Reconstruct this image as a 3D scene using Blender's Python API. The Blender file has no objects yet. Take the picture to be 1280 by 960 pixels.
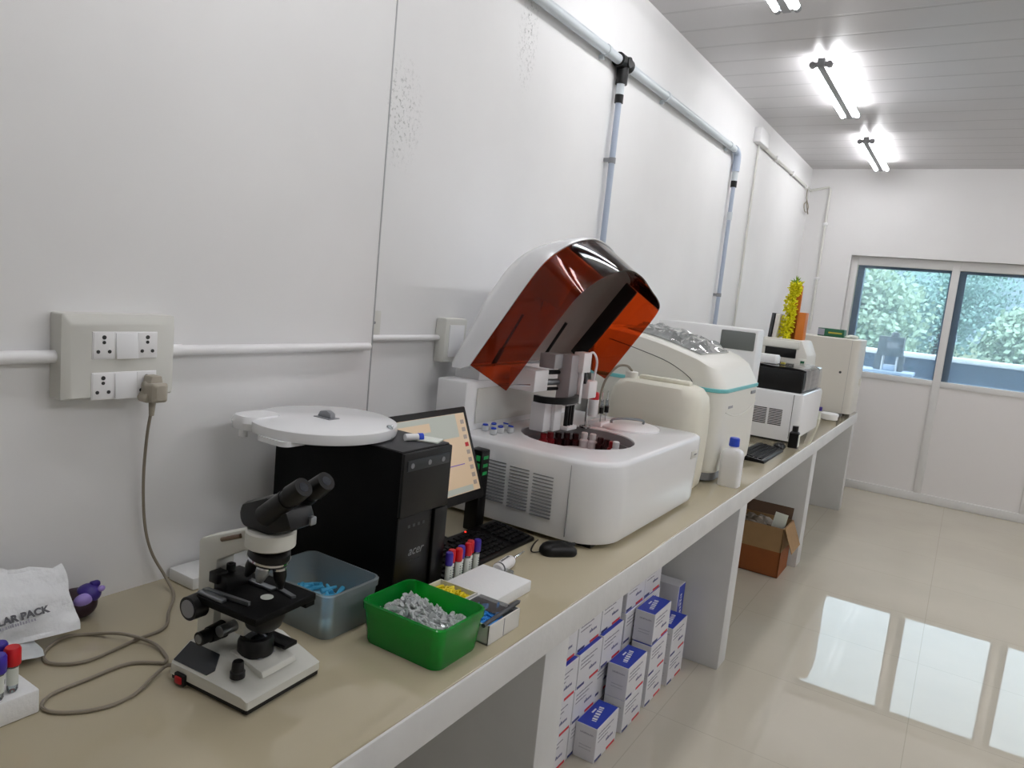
import bpy, bmesh, math, random
from mathutils import Vector, Matrix
random.seed(7)
PI = math.pi
C = bpy.context.scene.collection
H = 0.80            # counter height
YB = 7.43           # partition plane
ZC = 2.90           # ceiling
XR, YF = 4.3, -2.4  # unseen right wall and front wall

# ------------------------------------------------------------------ materials
def lin(c):
    if isinstance(c, str):
        c = c.lstrip('#'); c = [int(c[i:i+2], 16)/255 for i in (0, 2, 4)]
    return tuple(((v/12.92) if v <= .04045 else ((v+.055)/1.055)**2.4) for v in c) + (1.0,)

def new_mat(name):
    m = bpy.data.materials.new(name); m.use_nodes = True
    nt = m.node_tree
    return m, nt, nt.nodes['Principled BSDF'], nt.nodes['Material Output']

def mat(name, col, rough=.5, metal=0, spec=.5, bump=0, bscale=60, vary=0, vscale=8, coat=0, trans=0, sub=0, emit=None, estr=0, alpha=1):
    m, nt, b, out = new_mat(name)
    c = lin(col)
    b.inputs['Base Color'].default_value = c
    b.inputs['Roughness'].default_value = rough
    b.inputs['Metallic'].default_value = metal
    b.inputs['Specular IOR Level'].default_value = spec
    b.inputs['Coat Weight'].default_value = coat
    b.inputs['Coat Roughness'].default_value = .08
    b.inputs['Transmission Weight'].default_value = trans
    b.inputs['Alpha'].default_value = alpha
    if emit:
        b.inputs['Emission Color'].default_value = lin(emit)
        b.inputs['Emission Strength'].default_value = estr
    if bump or vary:
        tc = nt.nodes.new('ShaderNodeTexCoord')
    if vary:
        n = nt.nodes.new('ShaderNodeTexNoise'); n.inputs['Scale'].default_value = vscale; n.inputs['Detail'].default_value = 5
        nt.links.new(tc.outputs['Object'], n.inputs['Vector'])
        r = nt.nodes.new('ShaderNodeMapRange')
        r.inputs['From Min'].default_value = .3; r.inputs['From Max'].default_value = .7
        r.inputs['To Min'].default_value = 1-vary; r.inputs['To Max'].default_value = 1+vary
        nt.links.new(n.outputs['Fac'], r.inputs['Value'])
        mx = nt.nodes.new('ShaderNodeVectorMath'); mx.operation = 'SCALE'
        mx.inputs[0].default_value = c[:3]
        nt.links.new(r.outputs['Result'], mx.inputs['Scale'])
        nt.links.new(mx.outputs['Vector'], b.inputs['Base Color'])
    if bump:
        n = nt.nodes.new('ShaderNodeTexNoise'); n.inputs['Scale'].default_value = bscale; n.inputs['Detail'].default_value = 4
        nt.links.new(tc.outputs['Object'], n.inputs['Vector'])
        bp = nt.nodes.new('ShaderNodeBump'); bp.inputs['Strength'].default_value = bump; bp.inputs['Distance'].default_value = .01
        nt.links.new(n.outputs['Fac'], bp.inputs['Height']); nt.links.new(bp.outputs['Normal'], b.inputs['Normal'])
    return m

def clear_mat(name, tint, gloss=1.0, rough=.03, diffuse=0.0, dcol=None, ior=1.5):
    """thin clear plastic or pane: transparent tint + fresnel gloss (+ some milky body)"""
    m, nt, b, out = new_mat(name); nt.nodes.remove(b)
    t = nt.nodes.new('ShaderNodeBsdfTransparent'); t.inputs['Color'].default_value = lin(tint)
    g = nt.nodes.new('ShaderNodeBsdfGlossy'); g.inputs['Roughness'].default_value = rough
    g.inputs['Color'].default_value = (gloss, gloss, gloss, 1)
    f = nt.nodes.new('ShaderNodeFresnel'); f.inputs['IOR'].default_value = ior
    last = t
    if diffuse:
        d = nt.nodes.new('ShaderNodeBsdfDiffuse'); d.inputs['Color'].default_value = lin(dcol or tint)
        tl = nt.nodes.new('ShaderNodeBsdfTranslucent'); tl.inputs['Color'].default_value = lin(dcol or tint)
        a = nt.nodes.new('ShaderNodeMixShader'); a.inputs[0].default_value = .4
        nt.links.new(d.outputs[0], a.inputs[1]); nt.links.new(tl.outputs[0], a.inputs[2])
        mx = nt.nodes.new('ShaderNodeMixShader'); mx.inputs[0].default_value = diffuse
        nt.links.new(t.outputs[0], mx.inputs[1]); nt.links.new(a.outputs[0], mx.inputs[2]); last = mx
    mx = nt.nodes.new('ShaderNodeMixShader')
    nt.links.new(f.outputs[0], mx.inputs[0]); nt.links.new(last.outputs[0], mx.inputs[1]); nt.links.new(g.outputs[0], mx.inputs[2])
    nt.links.new(mx.outputs[0], out.inputs['Surface'])
    return m

def brick_mat(name, base, line, bw, bh, loc=(0, 0, 0), rot=(0, 0, 0), rough=.3, mortar=.003, spec=.5, vary=.05, vscale=2.0, bump=0, bumpmortar=0, coat=0):
    m, nt, b, out = new_mat(name)
    tc = nt.nodes.new('ShaderNodeTexCoord'); mp = nt.nodes.new('ShaderNodeMapping')
    mp.inputs['Location'].default_value = loc; mp.inputs['Rotation'].default_value = rot
    nt.links.new(tc.outputs['Object'], mp.inputs['Vector'])
    br = nt.nodes.new('ShaderNodeTexBrick'); br.offset = 0; br.squash = 1
    br.inputs['Scale'].default_value = 1; br.inputs['Brick Width'].default_value = bw; br.inputs['Row Height'].default_value = bh
    br.inputs['Mortar Size'].default_value = mortar; br.inputs['Mortar Smooth'].default_value = .3; br.inputs['Bias'].default_value = -1
    br.inputs['Color1'].default_value = lin(base); br.inputs['Color2'].default_value = lin(base); br.inputs['Mortar'].default_value = lin(line)
    nt.links.new(mp.outputs[0], br.inputs['Vector'])
    n = nt.nodes.new('ShaderNodeTexNoise'); n.inputs['Scale'].default_value = vscale; n.inputs['Detail'].default_value = 6
    nt.links.new(tc.outputs['Object'], n.inputs['Vector'])
    r = nt.nodes.new('ShaderNodeMapRange'); r.inputs['From Min'].default_value = .3; r.inputs['From Max'].default_value = .7
    r.inputs['To Min'].default_value = 1-vary; r.inputs['To Max'].default_value = 1+vary
    nt.links.new(n.outputs['Fac'], r.inputs['Value'])
    s = nt.nodes.new('ShaderNodeVectorMath'); s.operation = 'SCALE'
    nt.links.new(br.outputs['Color'], s.inputs[0]); nt.links.new(r.outputs['Result'], s.inputs['Scale'])
    nt.links.new(s.outputs['Vector'], b.inputs['Base Color'])
    b.inputs['Roughness'].default_value = rough; b.inputs['Specular IOR Level'].default_value = spec
    b.inputs['Coat Weight'].default_value = coat; b.inputs['Coat Roughness'].default_value = .02
    if bumpmortar:
        bp = nt.nodes.new('ShaderNodeBump'); bp.inputs['Strength'].default_value = bumpmortar; bp.inputs['Distance'].default_value = .004
        bp.invert = True
        nt.links.new(br.outputs['Fac'], bp.inputs['Height']); nt.links.new(bp.outputs['Normal'], b.inputs['Normal'])
    return m

def wall_mat():
    """matt white paint with faint mottling and two speckled mildew patches"""
    m, nt, b, out = new_mat('white_wall_paint')
    tc = nt.nodes.new('ShaderNodeTexCoord')
    base = lin('#EBEBEB')
    n = nt.nodes.new('ShaderNodeTexNoise'); n.inputs['Scale'].default_value = 1.6; n.inputs['Detail'].default_value = 6
    nt.links.new(tc.outputs['Object'], n.inputs['Vector'])
    r = nt.nodes.new('ShaderNodeMapRange'); r.inputs['From Min'].default_value = .3; r.inputs['From Max'].default_value = .7
    r.inputs['To Min'].default_value = .95; r.inputs['To Max'].default_value = 1.02
    nt.links.new(n.outputs['Fac'], r.inputs['Value'])
    sc = nt.nodes.new('ShaderNodeVectorMath'); sc.operation = 'SCALE'; sc.inputs[0].default_value = base[:3]
    nt.links.new(r.outputs['Result'], sc.inputs['Scale'])
    masks = []
    for (cy, cz, ry, rz) in ((1.66, 2.0, .10, .16), (2.29, 2.42, .07, .20)):
        mp = nt.nodes.new('ShaderNodeMapping'); mp.vector_type = 'POINT'
        mp.inputs['Location'].default_value = (0, -cy/ry, -cz/rz); mp.inputs['Scale'].default_value = (0, 1/ry, 1/rz)
        nt.links.new(tc.outputs['Object'], mp.inputs['Vector'])
        ln = nt.nodes.new('ShaderNodeVectorMath'); ln.operation = 'LENGTH'
        nt.links.new(mp.outputs[0], ln.inputs[0])
        mr = nt.nodes.new('ShaderNodeMapRange'); mr.inputs['From Min'].default_value = .2; mr.inputs['From Max'].default_value = 1.1
        mr.inputs['To Min'].default_value = 1; mr.inputs['To Max'].default_value = 0
        nt.links.new(ln.outputs['Value'], mr.inputs['Value']); masks.append(mr)
    mxx = nt.nodes.new('ShaderNodeMath'); mxx.operation = 'MAXIMUM'
    nt.links.new(masks[0].outputs[0], mxx.inputs[0]); nt.links.new(masks[1].outputs[0], mxx.inputs[1])
    n2 = nt.nodes.new('ShaderNodeTexNoise'); n2.inputs['Scale'].default_value = 95; n2.inputs['Detail'].default_value = 5; n2.inputs['Roughness'].default_value = .65
    nt.links.new(tc.outputs['Object'], n2.inputs['Vector'])
    n2.inputs['Scale'].default_value = 70; n2.inputs['Detail'].default_value = 8; n2.inputs['Roughness'].default_value = .8
    t0 = nt.nodes.new('ShaderNodeMapRange'); t0.inputs['From Min'].default_value = .53; t0.inputs['From Max'].default_value = .60; t0.inputs['To Max'].default_value = .75
    nt.links.new(n2.outputs['Fac'], t0.inputs['Value'])
    th = nt.nodes.new('ShaderNodeMath'); th.operation = 'MULTIPLY'
    nt.links.new(t0.outputs[0], th.inputs[0]); nt.links.new(mxx.outputs[0], th.inputs[1])
    mix = nt.nodes.new('ShaderNodeMix'); mix.data_type = 'RGBA'
    mix.inputs['B'].default_value = lin('#6A6E6A')
    nt.links.new(th.outputs[0], mix.inputs['Factor']); nt.links.new(sc.outputs[0], mix.inputs['A'])
    nt.links.new(mix.outputs['Result'], b.inputs['Base Color'])
    b.inputs['Roughness'].default_value = .55; b.inputs['Specular IOR Level'].default_value = .3
    return m

M = {}
M['wall'] = wall_mat()
M['plain_wall'] = mat('plain_white_paint', '#E8E7E7', .6, vary=.02, vscale=1.5, spec=.3)
M['ceiling'] = brick_mat('pvc_ceiling_strips', '#C0BEBF', '#B2B0B1', 60, .25, loc=(30, .06, 0), rough=.35, mortar=.012, vary=.02, bumpmortar=.5)
M['floor'] = brick_mat('polished_beige_floor_tile', '#C7C0B0', '#B8B1A1', .8, .62, loc=(.09, .56, 0), rough=.018, mortar=.002, spec=.6, vary=.04)
M['worktop'] = brick_mat('beige_worktop_tile', '#B6AC93', '#A89E86', 9.0, 8.0, loc=(4.4, 4.35, 0), rough=.06, mortar=.0015, vary=.03)
M['fascia'] = mat('white_masonry_paint', '#D9D9D8', .6, bump=.15, bscale=25, vary=.04, vscale=9)
M['support'] = mat('white_rendered_wall', '#CFCFCE', .7, bump=.1, bscale=18, vary=.04, vscale=5)
M['panel'] = mat('white_partition_panel', '#E5E2E1', .35)
M['alu'] = mat('white_powder_coated_aluminium', '#DEDDDC', .35)
M['navy'] = mat('dark_navy_frame', '#34527A', .4)
M['glass'] = clear_mat('dusty_hazed_blue_tinted_glass', '#EAF4F9', 1, .01, diffuse=.20, dcol='#C6E4F8')  # milky veil paints outdoor haze along with dust on the pane
M['white_plastic'] = mat('white_plastic', '#EFEFF0', .35)
M['white_gloss'] = mat('glossy_white_moulded_plastic', '#EFF0F2', .22, coat=.2)
M['ivory'] = mat('ivory_plastic', '#D8D8D2', .4)
M['cream'] = mat('cream_translucent_plastic', '#E8E5D6', .45)
M['cream2'] = mat('offwhite_moulded_plastic', '#EBEAE2', .38)
M['beige_metal'] = mat('beige_painted_steel', '#D9D6CE', .42)
M['black'] = mat('black_plastic', '#070708', .38, spec=.35)
M['black_matt'] = mat('matt_black_steel', '#040405', .6, spec=.15)
M['black_top'] = mat('dark_grey_steel', '#2C2C2F', .5)
M['dark_grey'] = mat('dark_grey_plastic', '#3A3C3F', .5)
M['grey'] = mat('grey_plastic', '#84868A', .45)
M['mid_grey'] = mat('grey_green_panel', '#6C706E', .5)
M['pipe'] = mat('pale_grey_pvc_pipe', '#C6CDD2', .35)
M['pipe_blue'] = mat('bluish_grey_pvc_pipe', '#A9B4C6', .35)
M['foam'] = mat('white_foam', '#E9EAEA', .85, bump=.1, bscale=200)
M['chrome'] = mat('chrome', '#C9CACC', .15, metal=1)
M['steel'] = mat('brushed_steel', '#8E9296', .35, metal=.9)
M['red_acrylic'] = clear_mat('red_brown_acrylic', '#DF8450', 1.0, .02, diffuse=.05, dcol='#6A1408', ior=1.33)
M['teal'] = mat('teal_stripe', '#6FC0C4', .4)
M['red'] = mat('red_plastic', '#C8101E', .35)
M['purple'] = mat('purple_plastic', '#3C2A9C', .35)
M['blue_cap'] = mat('blue_plastic', '#1F45C4', .35)
M['clear'] = clear_mat('clear_plastic', '#E8EEF0', 1, .05, diffuse=.18, dcol='#F0F4F6')
M['foil'] = clear_mat('wrinkled_clear_foil', '#EAEDEE', 1, .08, diffuse=.10, dcol='#F4F4F4')
M['green_tub'] = clear_mat('translucent_green_plastic', '#55E87C', .8, .15, diffuse=.55, dcol='#16C848')
M['frost_tub'] = clear_mat('frosted_clear_plastic', '#F4FAFC', .7, .2, diffuse=.32, dcol='#EAF6FA')
M['blue_stuff'] = mat('pale_blue_plastic', '#46A6CE', .5)
M['blue_tip'] = mat('bright_blue_plastic', '#1C86D8', .35)
M['yellow_tip'] = mat('yellow_plastic', '#E2CF12', .4)
M['card'] = mat('white_card', '#E0DFDA', .7)
M['paper'] = mat('white_paper', '#DDE2DA', .7)
M['cardboard'] = mat('brown_cardboard', '#9A7A54', .8, vary=.08, vscale=14)
M['cardboard_dark'] = mat('orange_brown_cardboard', '#8A4C1E', .75, vary=.06, vscale=14)
M['cardboard_in'] = mat('dark_cardboard_inside', '#5C4636', .85)
M['box_white'] = mat('glossy_white_carton', '#DADADF', .4)
M['box_blue'] = mat('blue_printed_carton', '#2740B4', .4)
M['print_navy'] = mat('navy_print', '#2A2F72', .5)
M['print_red'] = mat('red_print', '#CC2130', .5)
M['print_grey'] = mat('grey_print', '#9A9AA6', .6)
M['print_dark'] = mat('dark_grey_print', '#55565C', .6)
M['print_white'] = mat('white_print', '#F1F2F6', .5)
M['cord'] = mat('grey_beige_cable', '#8A8172', .5)
M['plug'] = mat('beige_rubber_plug', '#A69F91', .55)
M['dark_hole'] = mat('dark_socket_hole', '#2B2B2C', .6)
M['scope_white'] = mat('offwhite_enamel', '#D4D4CC', .35)
M['scope_dark'] = mat('dark_slate_panel', '#23282D', .35)
M['brass'] = mat('brown_lacquered_pin', '#7A6656', .35, metal=.5)
M['lens'] = mat('eyepiece_lens', '#5A5E66', .04, metal=.8)
M['red_switch'] = mat('red_rocker_switch', '#B01220', .3)
M['pouch'] = mat('white_plastic_film', '#E6E8EA', .25, bump=.7, bscale=28)
M['pouch_grey'] = mat('pale_grey_plastic_film', '#CDD2D4', .35, bump=.35, bscale=22)
M['maroon'] = mat('dark_maroon_rubber', '#2C1522', .45)
M['violet'] = mat('deep_violet_plastic', '#34207E', .4)
M['lilac'] = mat('lilac_plastic', '#9A86CE', .45)
M['reagent_red'] = mat('red_reagent_bottle', '#8E1B22', .3)
M['reagent_dark'] = mat('dark_amber_bottle', '#33090C', .25)
M['well_grey'] = mat('grey_anodised_ring', '#A3A2A4', .4)
M['flower'] = mat('yellow_petals', '#E6E010', .6, vary=.12, vscale=30)
M['leaf'] = mat('fresh_green_leaf', '#7FA22A', .6)
M['orange'] = mat('orange_board', '#C8701A', .5)
M['dark_green'] = mat('dark_green_carton', '#0F5A3A', .45)
M['gold'] = mat('yellow_green_print', '#B6A83C', .5)
M['screen'] = mat('lit_screen_peach', '#B7A084', .35, emit='#CFB898', estr=.36)
M['screen_grey'] = mat('lit_screen_grey', '#989C94', .35, emit='#AEB2A8', estr=.34)
M['screen_purple'] = mat('lit_screen_purple', '#5C3E92', .35, emit='#5C3E92', estr=.5)
M['screen_dark'] = mat('lit_screen_dark_icons', '#8C8078', .35, emit='#8C8078', estr=.35)
M['led_green'] = mat('green_lit_digits', '#1B7A40', .4, emit='#167A3A', estr=.35)
M['led_red'] = mat('red_lit_indicator', '#FF3030', .4, emit='#FF3020', estr=2.5)
M['tube_glow'] = mat('lit_fluorescent_tube', '#FFFFFF', .4, emit='#FAFAFC', estr=30)
M['fill_tube'] = mat('strong_fill_tube', '#FFFFFF', .4, emit='#FAFAFC', estr=58)  # stronger glow for the added right-hand fill lamps
M['batten'] = mat('grey_lamp_batten', '#8E8F92', .5)
M['grass'] = mat('outdoor_ground', '#6E7A5A', .9, vary=.15, vscale=.4)
M['step_line'] = mat('grey_step_shade_line', '#A9ABAC', .7)
M['bag_blue'] = mat('pale_blue_bag_film', '#9CCFE0', .35, bump=.6, bscale=35, vary=.25, vscale=18)
M['milky'] = clear_mat('milky_clear_plastic', '#F8FBFB', 1, .1, diffuse=.95, dcol='#F6F9FA')
M['still_grey'] = mat('dull_grey_steel', '#4E5254', .5, metal=.3)
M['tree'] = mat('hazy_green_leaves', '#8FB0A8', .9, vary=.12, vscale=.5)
M['tree2'] = mat('hazy_yellow_green_leaves', '#A6BCA4', .9, vary=.12, vscale=.5)  # leaf colour paled towards blue to carry distance haze
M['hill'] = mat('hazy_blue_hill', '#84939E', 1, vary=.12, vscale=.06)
M['ledge'] = mat('white_parapet_coping', '#EDEFF0', .6)
M['dark_wall'] = mat('dark_blue_grey_wall', '#34475E', .7, vary=.15, vscale=2)
M['pale_blue'] = mat('pale_blue_laminate', '#A9BBD2', .4)

# ------------------------------------------------------------------ mesh builder
class MB:
    def __init__(s): s.bm = bmesh.new()
    def _merge(s, t):
        me = bpy.data.meshes.new('tmp'); t.to_mesh(me); t.free(); s.bm.from_mesh(me); bpy.data.meshes.remove(me); return s
    def box(s, x0, x1, y0, y1, z0, z1, bev=0, seg=2, rot=None):
        t = bmesh.new(); bmesh.ops.create_cube(t, size=1)
        bmesh.ops.scale(t, vec=(x1-x0, y1-y0, z1-z0), verts=t.verts)
        if bev: bmesh.ops.bevel(t, geom=list(t.edges), offset=bev, segments=seg, profile=.5, affect='EDGES')
        mtx = Matrix.Translation(((x0+x1)/2, (y0+y1)/2, (z0+z1)/2))
        if rot is not None: mtx = mtx @ rot.to_4x4()
        bmesh.ops.transform(t, matrix=mtx, verts=t.verts)
        return s._merge(t)
    def cyl(s, p0, p1, r0, r1=None, seg=20, caps=True):
        r1 = r0 if r1 is None else r1
        p0, p1 = Vector(p0), Vector(p1); d = p1-p0
        t = bmesh.new()
        bmesh.ops.create_cone(t, cap_ends=caps, segments=seg, radius1=r0, radius2=r1, depth=d.length)
        q = Vector((0, 0, 1)).rotation_difference(d.normalized())
        bmesh.ops.transform(t, matrix=Matrix.Translation((p0+p1)/2) @ q.to_matrix().to_4x4(), verts=t.verts)
        return s._merge(t)
    def loft(s, loops, cap0=True, cap1=True, closed=True):
        bm = s.bm; rows = [[bm.verts.new(p) for p in L] for L in loops]
        n = len(rows[0])
        for a, b in zip(rows, rows[1:]):
            for i in range(n if closed else n-1):
                j = (i+1) % n
                try: bm.faces.new((a[i], a[j], b[j], b[i]))
                except ValueError: pass
        if cap0 and closed: bm.faces.new(rows[0][::-1])
        if cap1 and closed: bm.faces.new(rows[-1])
        return s
    def tube(s, pts, r, seg=10, smooth=0, closed=False):
        P = [Vector(p) for p in pts]
        if smooth: P = curve(P, smooth, closed)
        n = len(P); loops = []; up = None
        for i in range(n):
            if closed: d = P[(i+1) % n]-P[i-1]
            else: d = P[min(i+1, n-1)]-P[max(i-1, 0)]
            d.normalize()
            if up is None: up = d.orthogonal().normalized()
            up = (up-d*up.dot(d)).normalized(); w = d.cross(up)
            loops.append([P[i]+r*(math.cos(2*PI*k/seg)*up+math.sin(2*PI*k/seg)*w) for k in range(seg)])
        if closed: loops.append(loops[0]); return s.loft(loops, False, False)
        return s.loft(loops)
    def lathe(s, prof, c=(0, 0, 0), seg=24, cap0=True, cap1=True, mtx=None):
        mtx = mtx or Matrix.Translation(c)
        loops = [[mtx @ Vector((r*math.cos(2*PI*k/seg), r*math.sin(2*PI*k/seg), z)) for k in range(seg)] for r, z in prof]
        return s.loft(loops, cap0, cap1)
    def prism(s, poly, axis, a0, a1, bev=0):
        """poly 2D extruded along axis 'x' (y,z), 'y' (x,z) or 'z' (x,y)"""
        f = {'x': lambda p, a: (a, p[0], p[1]), 'y': lambda p, a: (p[0], a, p[1]), 'z': lambda p, a: (p[0], p[1], a)}[axis]
        t = bmesh.new()
        A = [t.verts.new(f(p, a0)) for p in poly]; B = [t.verts.new(f(p, a1)) for p in poly]
        n = len(poly)
        t.faces.new(A); t.faces.new(B[::-1])
        for i in range(n): t.faces.new((A[i], B[i], B[(i+1) % n], A[(i+1) % n]))
        bmesh.ops.recalc_face_normals(t, faces=t.faces)
        if bev: bmesh.ops.bevel(t, geom=list(t.edges), offset=bev, segments=2, profile=.5, affect='EDGES')
        return s._merge(t)
    def ball(s, c, r, sc=(1, 1, 1), sub=2, noise=0, seed=0):
        t = bmesh.new(); bmesh.ops.create_icosphere(t, subdivisions=sub, radius=r)
        if noise:
            rr = random.Random(seed)
            for v in t.verts: v.co *= 1+rr.uniform(-noise, noise)
        bmesh.ops.transform(t, matrix=Matrix.Translation(c) @ Matrix.Diagonal((*sc, 1)), verts=t.verts)
        return s._merge(t)
    def quad(s, *p):
        s.bm.faces.new([s.bm.verts.new(q) for q in p]); return s
    def xf(s, m): bmesh.ops.transform(s.bm, matrix=m, verts=s.bm.verts); return s
    def solid(s, t):
        bmesh.ops.recalc_face_normals(s.bm, faces=s.bm.faces)
        bmesh.ops.solidify(s.bm, geom=list(s.bm.faces), thickness=t); return s
    def obj(s, name, m, parent=None, label=None, kind=None, flat=False, angle=35, loc=None):
        """one mesh object; vertices are given in world space and moved to the parent's origin"""
        bmesh.ops.recalc_face_normals(s.bm, faces=s.bm.faces)
        org = Vector(parent['_org']) if parent is not None else Vector(loc or (0, 0, 0))
        if org.length: bmesh.ops.translate(s.bm, vec=-org, verts=s.bm.verts)
        me = bpy.data.meshes.new(name); s.bm.to_mesh(me); s.bm.free()
        if not flat:
            me.shade_smooth(); me.set_sharp_from_angle(angle=math.radians(angle))
        me.materials.append(M[m] if isinstance(m, str) else m)
        o = bpy.data.objects.new(name, me); C.objects.link(o)
        if parent is not None: o.parent = parent
        else: o.location = org
        o['_org'] = tuple(org)
        if label: o['label'] = label
        if kind: o['kind'] = kind
        return o

def curve(P, k, closed=False):
    """Catmull-Rom through the points"""
    n = len(P); out = []
    for i in range(n if closed else n-1):
        p0 = P[(i-1) % n] if closed or i else P[0]; p1 = P[i]; p2 = P[(i+1) % n]
        p3 = P[(i+2) % n] if closed or i+2 < n else P[-1]
        for j in range(k):
            t = j/k
            out.append(.5*((2*p1)+(p2-p0)*t+(2*p0-5*p1+4*p2-p3)*t*t+(3*p1-p0-3*p2+p3)*t**3))
    if not closed: out.append(P[-1].copy())
    return out

def rrect(x0, x1, y0, y1, r, n=6):
    """rounded rectangle; r one radius or four (x0y0, x1y0, x1y1, x0y1)"""
    rs = r if isinstance(r, (list, tuple)) else [r]*4
    out = []
    for (cx, cy, a0, rr) in ((x0+rs[0], y0+rs[0], PI, rs[0]), (x1-rs[1], y0+rs[1], 1.5*PI, rs[1]), (x1-rs[2], y1-rs[2], 0, rs[2]), (x0+rs[3], y1-rs[3], .5*PI, rs[3])):
        for k in range(n+1):
            a = a0+.5*PI*k/n; out.append((cx+rr*math.cos(a), cy+rr*math.sin(a)))
    return out

def resample(poly, N):
    P = [Vector((p[0], p[1])) for p in poly]; n = len(P)
    L = [(P[(i+1) % n]-P[i]).length for i in range(n)]; tot = sum(L); out = []; i = 0; acc = 0
    for k in range(N):
        t = tot*k/N
        while acc+L[i] < t-1e-9: acc += L[i]; i += 1
        f = (t-acc)/L[i] if L[i] > 1e-12 else 0
        q = P[i].lerp(P[(i+1) % n], f); out.append((q.x, q.y))
    return out

def inset(poly, d):
    cx = sum(p[0] for p in poly)/len(poly); cy = sum(p[1] for p in poly)/len(poly)
    xs = [p[0] for p in poly]; ys = [p[1] for p in poly]
    sx = 1-2*d/(max(xs)-min(xs)); sy = 1-2*d/(max(ys)-min(ys))
    mx, my = (max(xs)+min(xs))/2, (max(ys)+min(ys))/2
    return [(mx+(p[0]-mx)*sx, my+(p[1]-my)*sy) for p in poly]

def Z(poly, z): return [(p[0], p[1], z) for p in poly]

def thing(name, label, cat, loc, group=None):
    o = bpy.data.objects.new(name, None); C.objects.link(o); o.empty_display_size = .05
    o.location = loc; o['_org'] = tuple(loc); o['label'] = label; o['category'] = cat
    if group: o['group'] = group
    return o
def tag(o, label, cat, group=None, kind=None):
    o['label'] = label; o['category'] = cat
    if group: o['group'] = group
    if kind: o['kind'] = kind
    return o
def copy_tree(o, parent=None):
    c = o.copy(); C.objects.link(c)
    if parent is not None: c.parent = parent
    for ch in list(o.children): copy_tree(ch, c)
    return c
def struct(mb, name, m, parent=None, **k):
    o = mb.obj(name, m, parent, **k)
    if parent is None: o['kind'] = 'structure'
    return o

def text_mb(body, size, mtx, depth=.0004, shear=0, bold=0):
    cu = bpy.data.curves.new('lettering', 'FONT'); cu.body = body; cu.size = size; cu.extrude = depth; cu.resolution_u = 3; cu.shear = shear; cu.offset = bold
    ob = bpy.data.objects.new('lettering', cu); C.objects.link(ob)
    dg = bpy.context.evaluated_depsgraph_get()
    me = bpy.data.meshes.new_from_object(ob.evaluated_get(dg))
    mb = MB(); mb.bm.from_mesh(me); bpy.data.meshes.remove(me)
    bpy.data.objects.remove(ob); bpy.data.curves.remove(cu)
    return mb.xf(mtx)
def frame(origin, xdir, ydir):
    """matrix mapping text x,y to world directions"""
    x = Vector(xdir).normalized(); y = Vector(ydir).normalized(); z = x.cross(y)
    m = Matrix((x, y, z)).transposed().to_4x4(); m.translation = Vector(origin); return m
def scribble(mb, mtx, length, height, seed, thick=.0004, density=1.0):
    """unreadable tiny print: a row of short strokes"""
    r = random.Random(seed); x = 0
    while x < length:
        w = r.uniform(.25, .6)*height; h = height*r.choice((.6, .65, 1.0, .7))
        if x+w > length: break
        mb2 = MB().box(x, x+w*.75, 0, h, 0, thick); mb2.xf(mtx)
        s_me = bpy.data.meshes.new('t'); mb2.bm.to_mesh(s_me); mb2.bm.free(); mb.bm.from_mesh(s_me); bpy.data.meshes.remove(s_me)
        x += w+height*.12
    return mb

STILL_X = (.660, .900)
exec_sections = []
# ================================================================== SETTING
def setting():
    struct(MB().box(-.2, XR+.2, YF-.2, YB+.1, -.12, 0), 'floor', 'floor')
    struct(MB().box(-.2, XR+.2, YF-.2, YB+.1, ZC, ZC+.1), 'ceiling', 'ceiling')
    struct(MB().box(-.2, 0, 1.574, YB+.1, 0, ZC), 'wall_left', 'wall', flat=True)
    struct(MB().box(-.2, .03, YF-.2, 1.574, 0, ZC), 'wall_left_near', 'wall', flat=True)
    struct(MB().box(-.001, .0312, 1.572, 1.5765, H, ZC-.001), 'trim_10', 'step_line')  # grey strip paints the shade line where the wall steps
    struct(MB().box(XR, XR+.2, YF-.2, YB+.1, 0, ZC), 'wall_right', 'plain_wall')
    struct(MB().box(0, XR, YF-.2, YF, 0, ZC), 'wall_front', 'plain_wall')
    # back: masonry beam and pier, with the glazed partition set back inside
    y0 = YB-.09
    struct(MB().box(0, .448, y0, YB+.1, 0, ZC).box(.448, XR, y0, YB+.1, 2.135, ZC), 'wall_back', 'plain_wall')
    struct(MB().box(-.001, XR, YB-.012, YB+.02, .06, 1.05), 'wall_back_panels', 'panel')
    # partition posts, rails
    posts = [.448+.03, 1.285, 2.075, 2.865, 3.655]
    k = 0
    for x in posts:
        w = .03 if x > .5 else .028
        struct(MB().box(x-w, x+w, YB-.03, YB+.03, 0, 2.135, .004), 'trim_%d' % (k+1), 'alu'); k += 1
    struct(MB().box(.448, 3.7, YB-.024, YB+.03, 1.04, 1.09, .004), 'trim_%d' % (k+1), 'alu'); k += 1
    struct(MB().box(.448, 3.7, YB-.028, YB+.03, 2.055, 2.134, .004), 'trim_%d' % (k+1), 'alu'); k += 1
    struct(MB().box(3.68, XR, YB-.03, YB+.05, 1.0, 2.134), 'wall_back_side', 'plain_wall')
    struct(MB().box(.448, XR, YB-.034, YB, .0, .075, .006), 'baseboard_back', 'alu')
    for i in range(4):
        xa = posts[i]+.03; xb = posts[i+1]-.03
        f = struct(MB().box(xa, xa+.055, YB+.02, YB+.10, 1.09, 2.05).box(xb-.012, xb, YB+.02, YB+.10, 1.09, 2.05)
                   .box(xa, xb, YB+.02, YB+.05, 2.033, 2.055).box(xa, xb, YB+.02, YB+.06, 1.088, 1.094), 'window_%d' % (i+1), 'navy', loc=((xa+xb)/2, YB, 1.09))
        MB().box(xa+.002, xb-.002, YB+.004, YB+.008, 1.088, 2.057).obj('pane', 'glass', f)

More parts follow.
